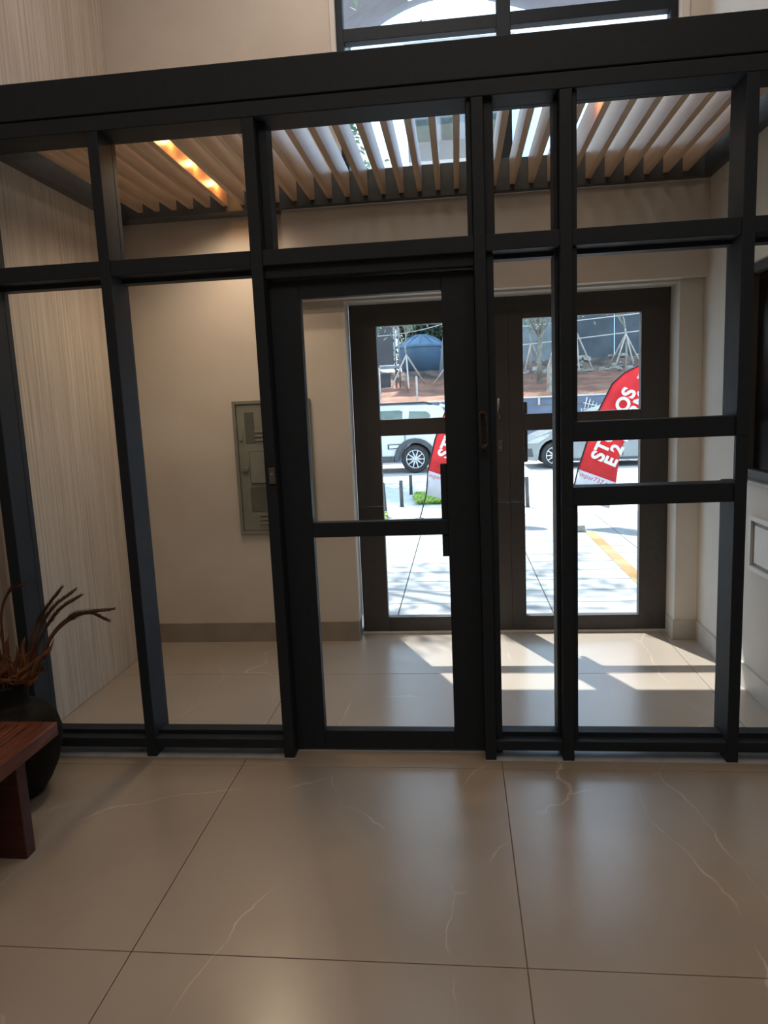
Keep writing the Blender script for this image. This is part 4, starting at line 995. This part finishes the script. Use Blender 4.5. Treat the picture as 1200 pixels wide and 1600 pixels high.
# dark hedge of trees behind the tank and behind the pale wall
for i, (x, y, h, lab) in enumerate([(-9.6, 32, 5.6, 'dark green tree behind the charcoal board'), (-5.4, 32, 6.0, 'dark green tree behind the tank, left one'), (-1.3, 32, 6.2, 'dark green tree directly behind the tank lid'), (1.3, 36, 6.0, 'dark green tree behind the utility pole')]):
    rn = random.Random(50 + i)
    tree('dense_tree', (x, y, 2.2), [(0, 0, 0), (0, 0, 1.5)], [0.2, 0.15], [(rn.uniform(-1.1, 1.1), rn.uniform(-0.6, 0.6), rn.uniform(1.2, h)) for _ in range(18)], 190, 0.42, 0.15, M_leafd, lab, 60 + i)
o = box('pale_wall', 1.2, 3.4, 29, 29.2, 2.2, 5.4, noisy('weathered_pale_wall', (0.22, 0.23, 0.22), (0.38, 0.39, 0.37), 1.2, 0.9, 5, world=True)); tag(o, 'weathered pale grey wall behind the slender tree in the narrow pane', 'wall')

# ---- things seen high up through the upper window
cf = empty('conifer', (-2.55, 13.2, 0), 'tall dark conifer seen between the slats through the upper window', 'tree')
rn = random.Random(77)
m = MB(); m.tube([(0, 0, 1.2), (0.05, 0, 5), (0.0, 0, 9.5)], [0.2, 0.14, 0.03], 10); m.done('trunk', M_bark, cf)
pts = [Vector((math.cos(a) * r_, math.sin(a) * r_, z)) for z in [3.6 + 0.22 * i for i in range(27)] for a, r_ in [(rn.uniform(0, 6.28), rn.uniform(0.1, 1.0) * (1.7 - (z - 3.6) * 0.24)) for _ in range(9)]]
leaves(pts, 22, 0.16, 0.09, 78, leafmat('conifer_needles', (0.04, 0.10, 0.06), (0.12, 0.22, 0.12)), cf)
# pavement tree whose crown shades the slabs
pvt = empty('pavement_tree', (-2.75, 6.3, 0), 'leafy pavement tree whose crown dapples the slabs, behind the wall left of the doors', 'tree')
m = MB(); m.tube([(0, 0, 0), (0.05, 0, 3.5), (0.3, 0.1, 6.4)], [0.16, 0.13, 0.09], 12)
rn = random.Random(91); tips = []
for _ in range(5):
    tips += branches(m, Vector((0.3, 0.1, 6.4)), Vector((rn.uniform(-0.3, 1.0), rn.uniform(-0.8, 0.6), 0.8)).normalized(), 1.0, 0.05, 2, rn, 0.6)
m.done('trunk', M_bark, pvt)
pts = [Vector((rn.uniform(0.0, 5.2), rn.uniform(-0.9, 1.8), rn.uniform(7.6, 8.6))) for _ in range(46)]
leaves(pts, 26, 0.24, 0.085, 92, M_leafp, pvt)

# buildings
def building(name, x0, x1, y0, y1, h, wall, label, floors, cols, z0=0, balc=True, seed=0):
    e = empty(name, ((x0 + x1) / 2, y0, z0), label, 'building', 'buildings beyond the trees')
    L = e.location
    def bb(nm, a, mat, par=e, bev=0.0):
        o = MB().box(a[0] - L.x, a[1] - L.x, a[2] - L.y, a[3] - L.y, a[4] - L.z, a[5] - L.z, bev).done(nm, mat, par); return o
    bb('wall', (x0, x1, y0, y1, z0, h), wall)
    bb('roof', (x0 - 0.2, x1 + 0.2, y0 - 0.2, y1, h, h + 0.3), M_ceil)
    fh = (h - z0) / floors; cw = (x1 - x0) / cols
    for j in range(floors):
        zb = z0 + fh * j
        for i in range(cols):
            xa = x0 + cw * i + cw * 0.2
            fr_ = bb('window', (xa, xa + cw * 0.6, y0 - 0.08, y0 + 0.05, zb + fh * 0.3, zb + fh * 0.85), M_pipe)
            bb('pane', (xa + 0.08, xa + cw * 0.6 - 0.08, y0 - 0.1, y0 - 0.07, zb + fh * 0.3 + 0.08, zb + fh * 0.85 - 0.08), M_carglass, fr_)
        if balc:
            bo = bb('balcony', (x0 - 0.1, x1 - cw * 0.3, y0 - 1.1, y0, zb + 0.0, zb + 0.18), M_ceil)
            bb('railing', (x0 - 0.1, x1 - cw * 0.3, y0 - 1.12, y0 - 1.06, zb + 0.18, zb + fh * 0.36), M_pipe, bo)
    return e
M_bld = noisy('pale_building', (0.42, 0.44, 0.47), (0.5, 0.52, 0.55), 1, 0.8, 3)
building('apartment_building', -2.3, 3.6, 41, 48, 22.0, M_bld, 'pale grey apartment block with balconies seen between the slats', 6, 4, 2.0)
# large white tensile roof high above with curved edge
M_tent = noisy('white_membrane', (0.25, 0.27, 0.285), (0.29, 0.31, 0.325), 1, 0.7, 3)
tp = empty('membrane_roof', (3, 30, 15), 'white membrane roof with curved ribs high up in the upper window', 'roof')
m = MB(); nx, ny = 24, 6; g_ = []
for j in range(ny + 1):
    row = []
    for i in range(nx + 1):
        x = -9 + 22 * i / nx; z = 3.2 + 3.4 * (i / nx) + 1.6 * math.sin(i / nx * PI * 2.2) + j * 0.45; y = -1 + j * 1.6
        row.append(m.bm.verts.new((x, y, z)))
    g_.append(row)
for a, b in zip(g_, g_[1:]):
    for i in range(nx): f = m.bm.faces.new((a[i], a[i + 1], b[i + 1], b[i])); f.smooth = True
o = m.done('membrane', M_tent, tp, recalc=False); o.modifiers.new('t', 'SOLIDIFY').thickness = 0.1
for j in (0, 3, 6):
    m = MB(); m.tube([v_ for v_ in [(-9 + 22 * i / nx, -1 + j * 1.6 - 0.05, 3.2 + 3.4 * (i / nx) + 1.6 * math.sin(i / nx * PI * 2.2) + j * 0.45) for i in range(nx + 1)]], 0.12, 8); m.done('rib', M_pipe, tp)
for sx_ in (-8.5, 12.5):
    m = MB(); m.tube([(sx_, 2, -15), (sx_, 2, 6.0 if sx_ > 0 else 3.6)], 0.15, 10); m.done('mast', M_pipe, tp)
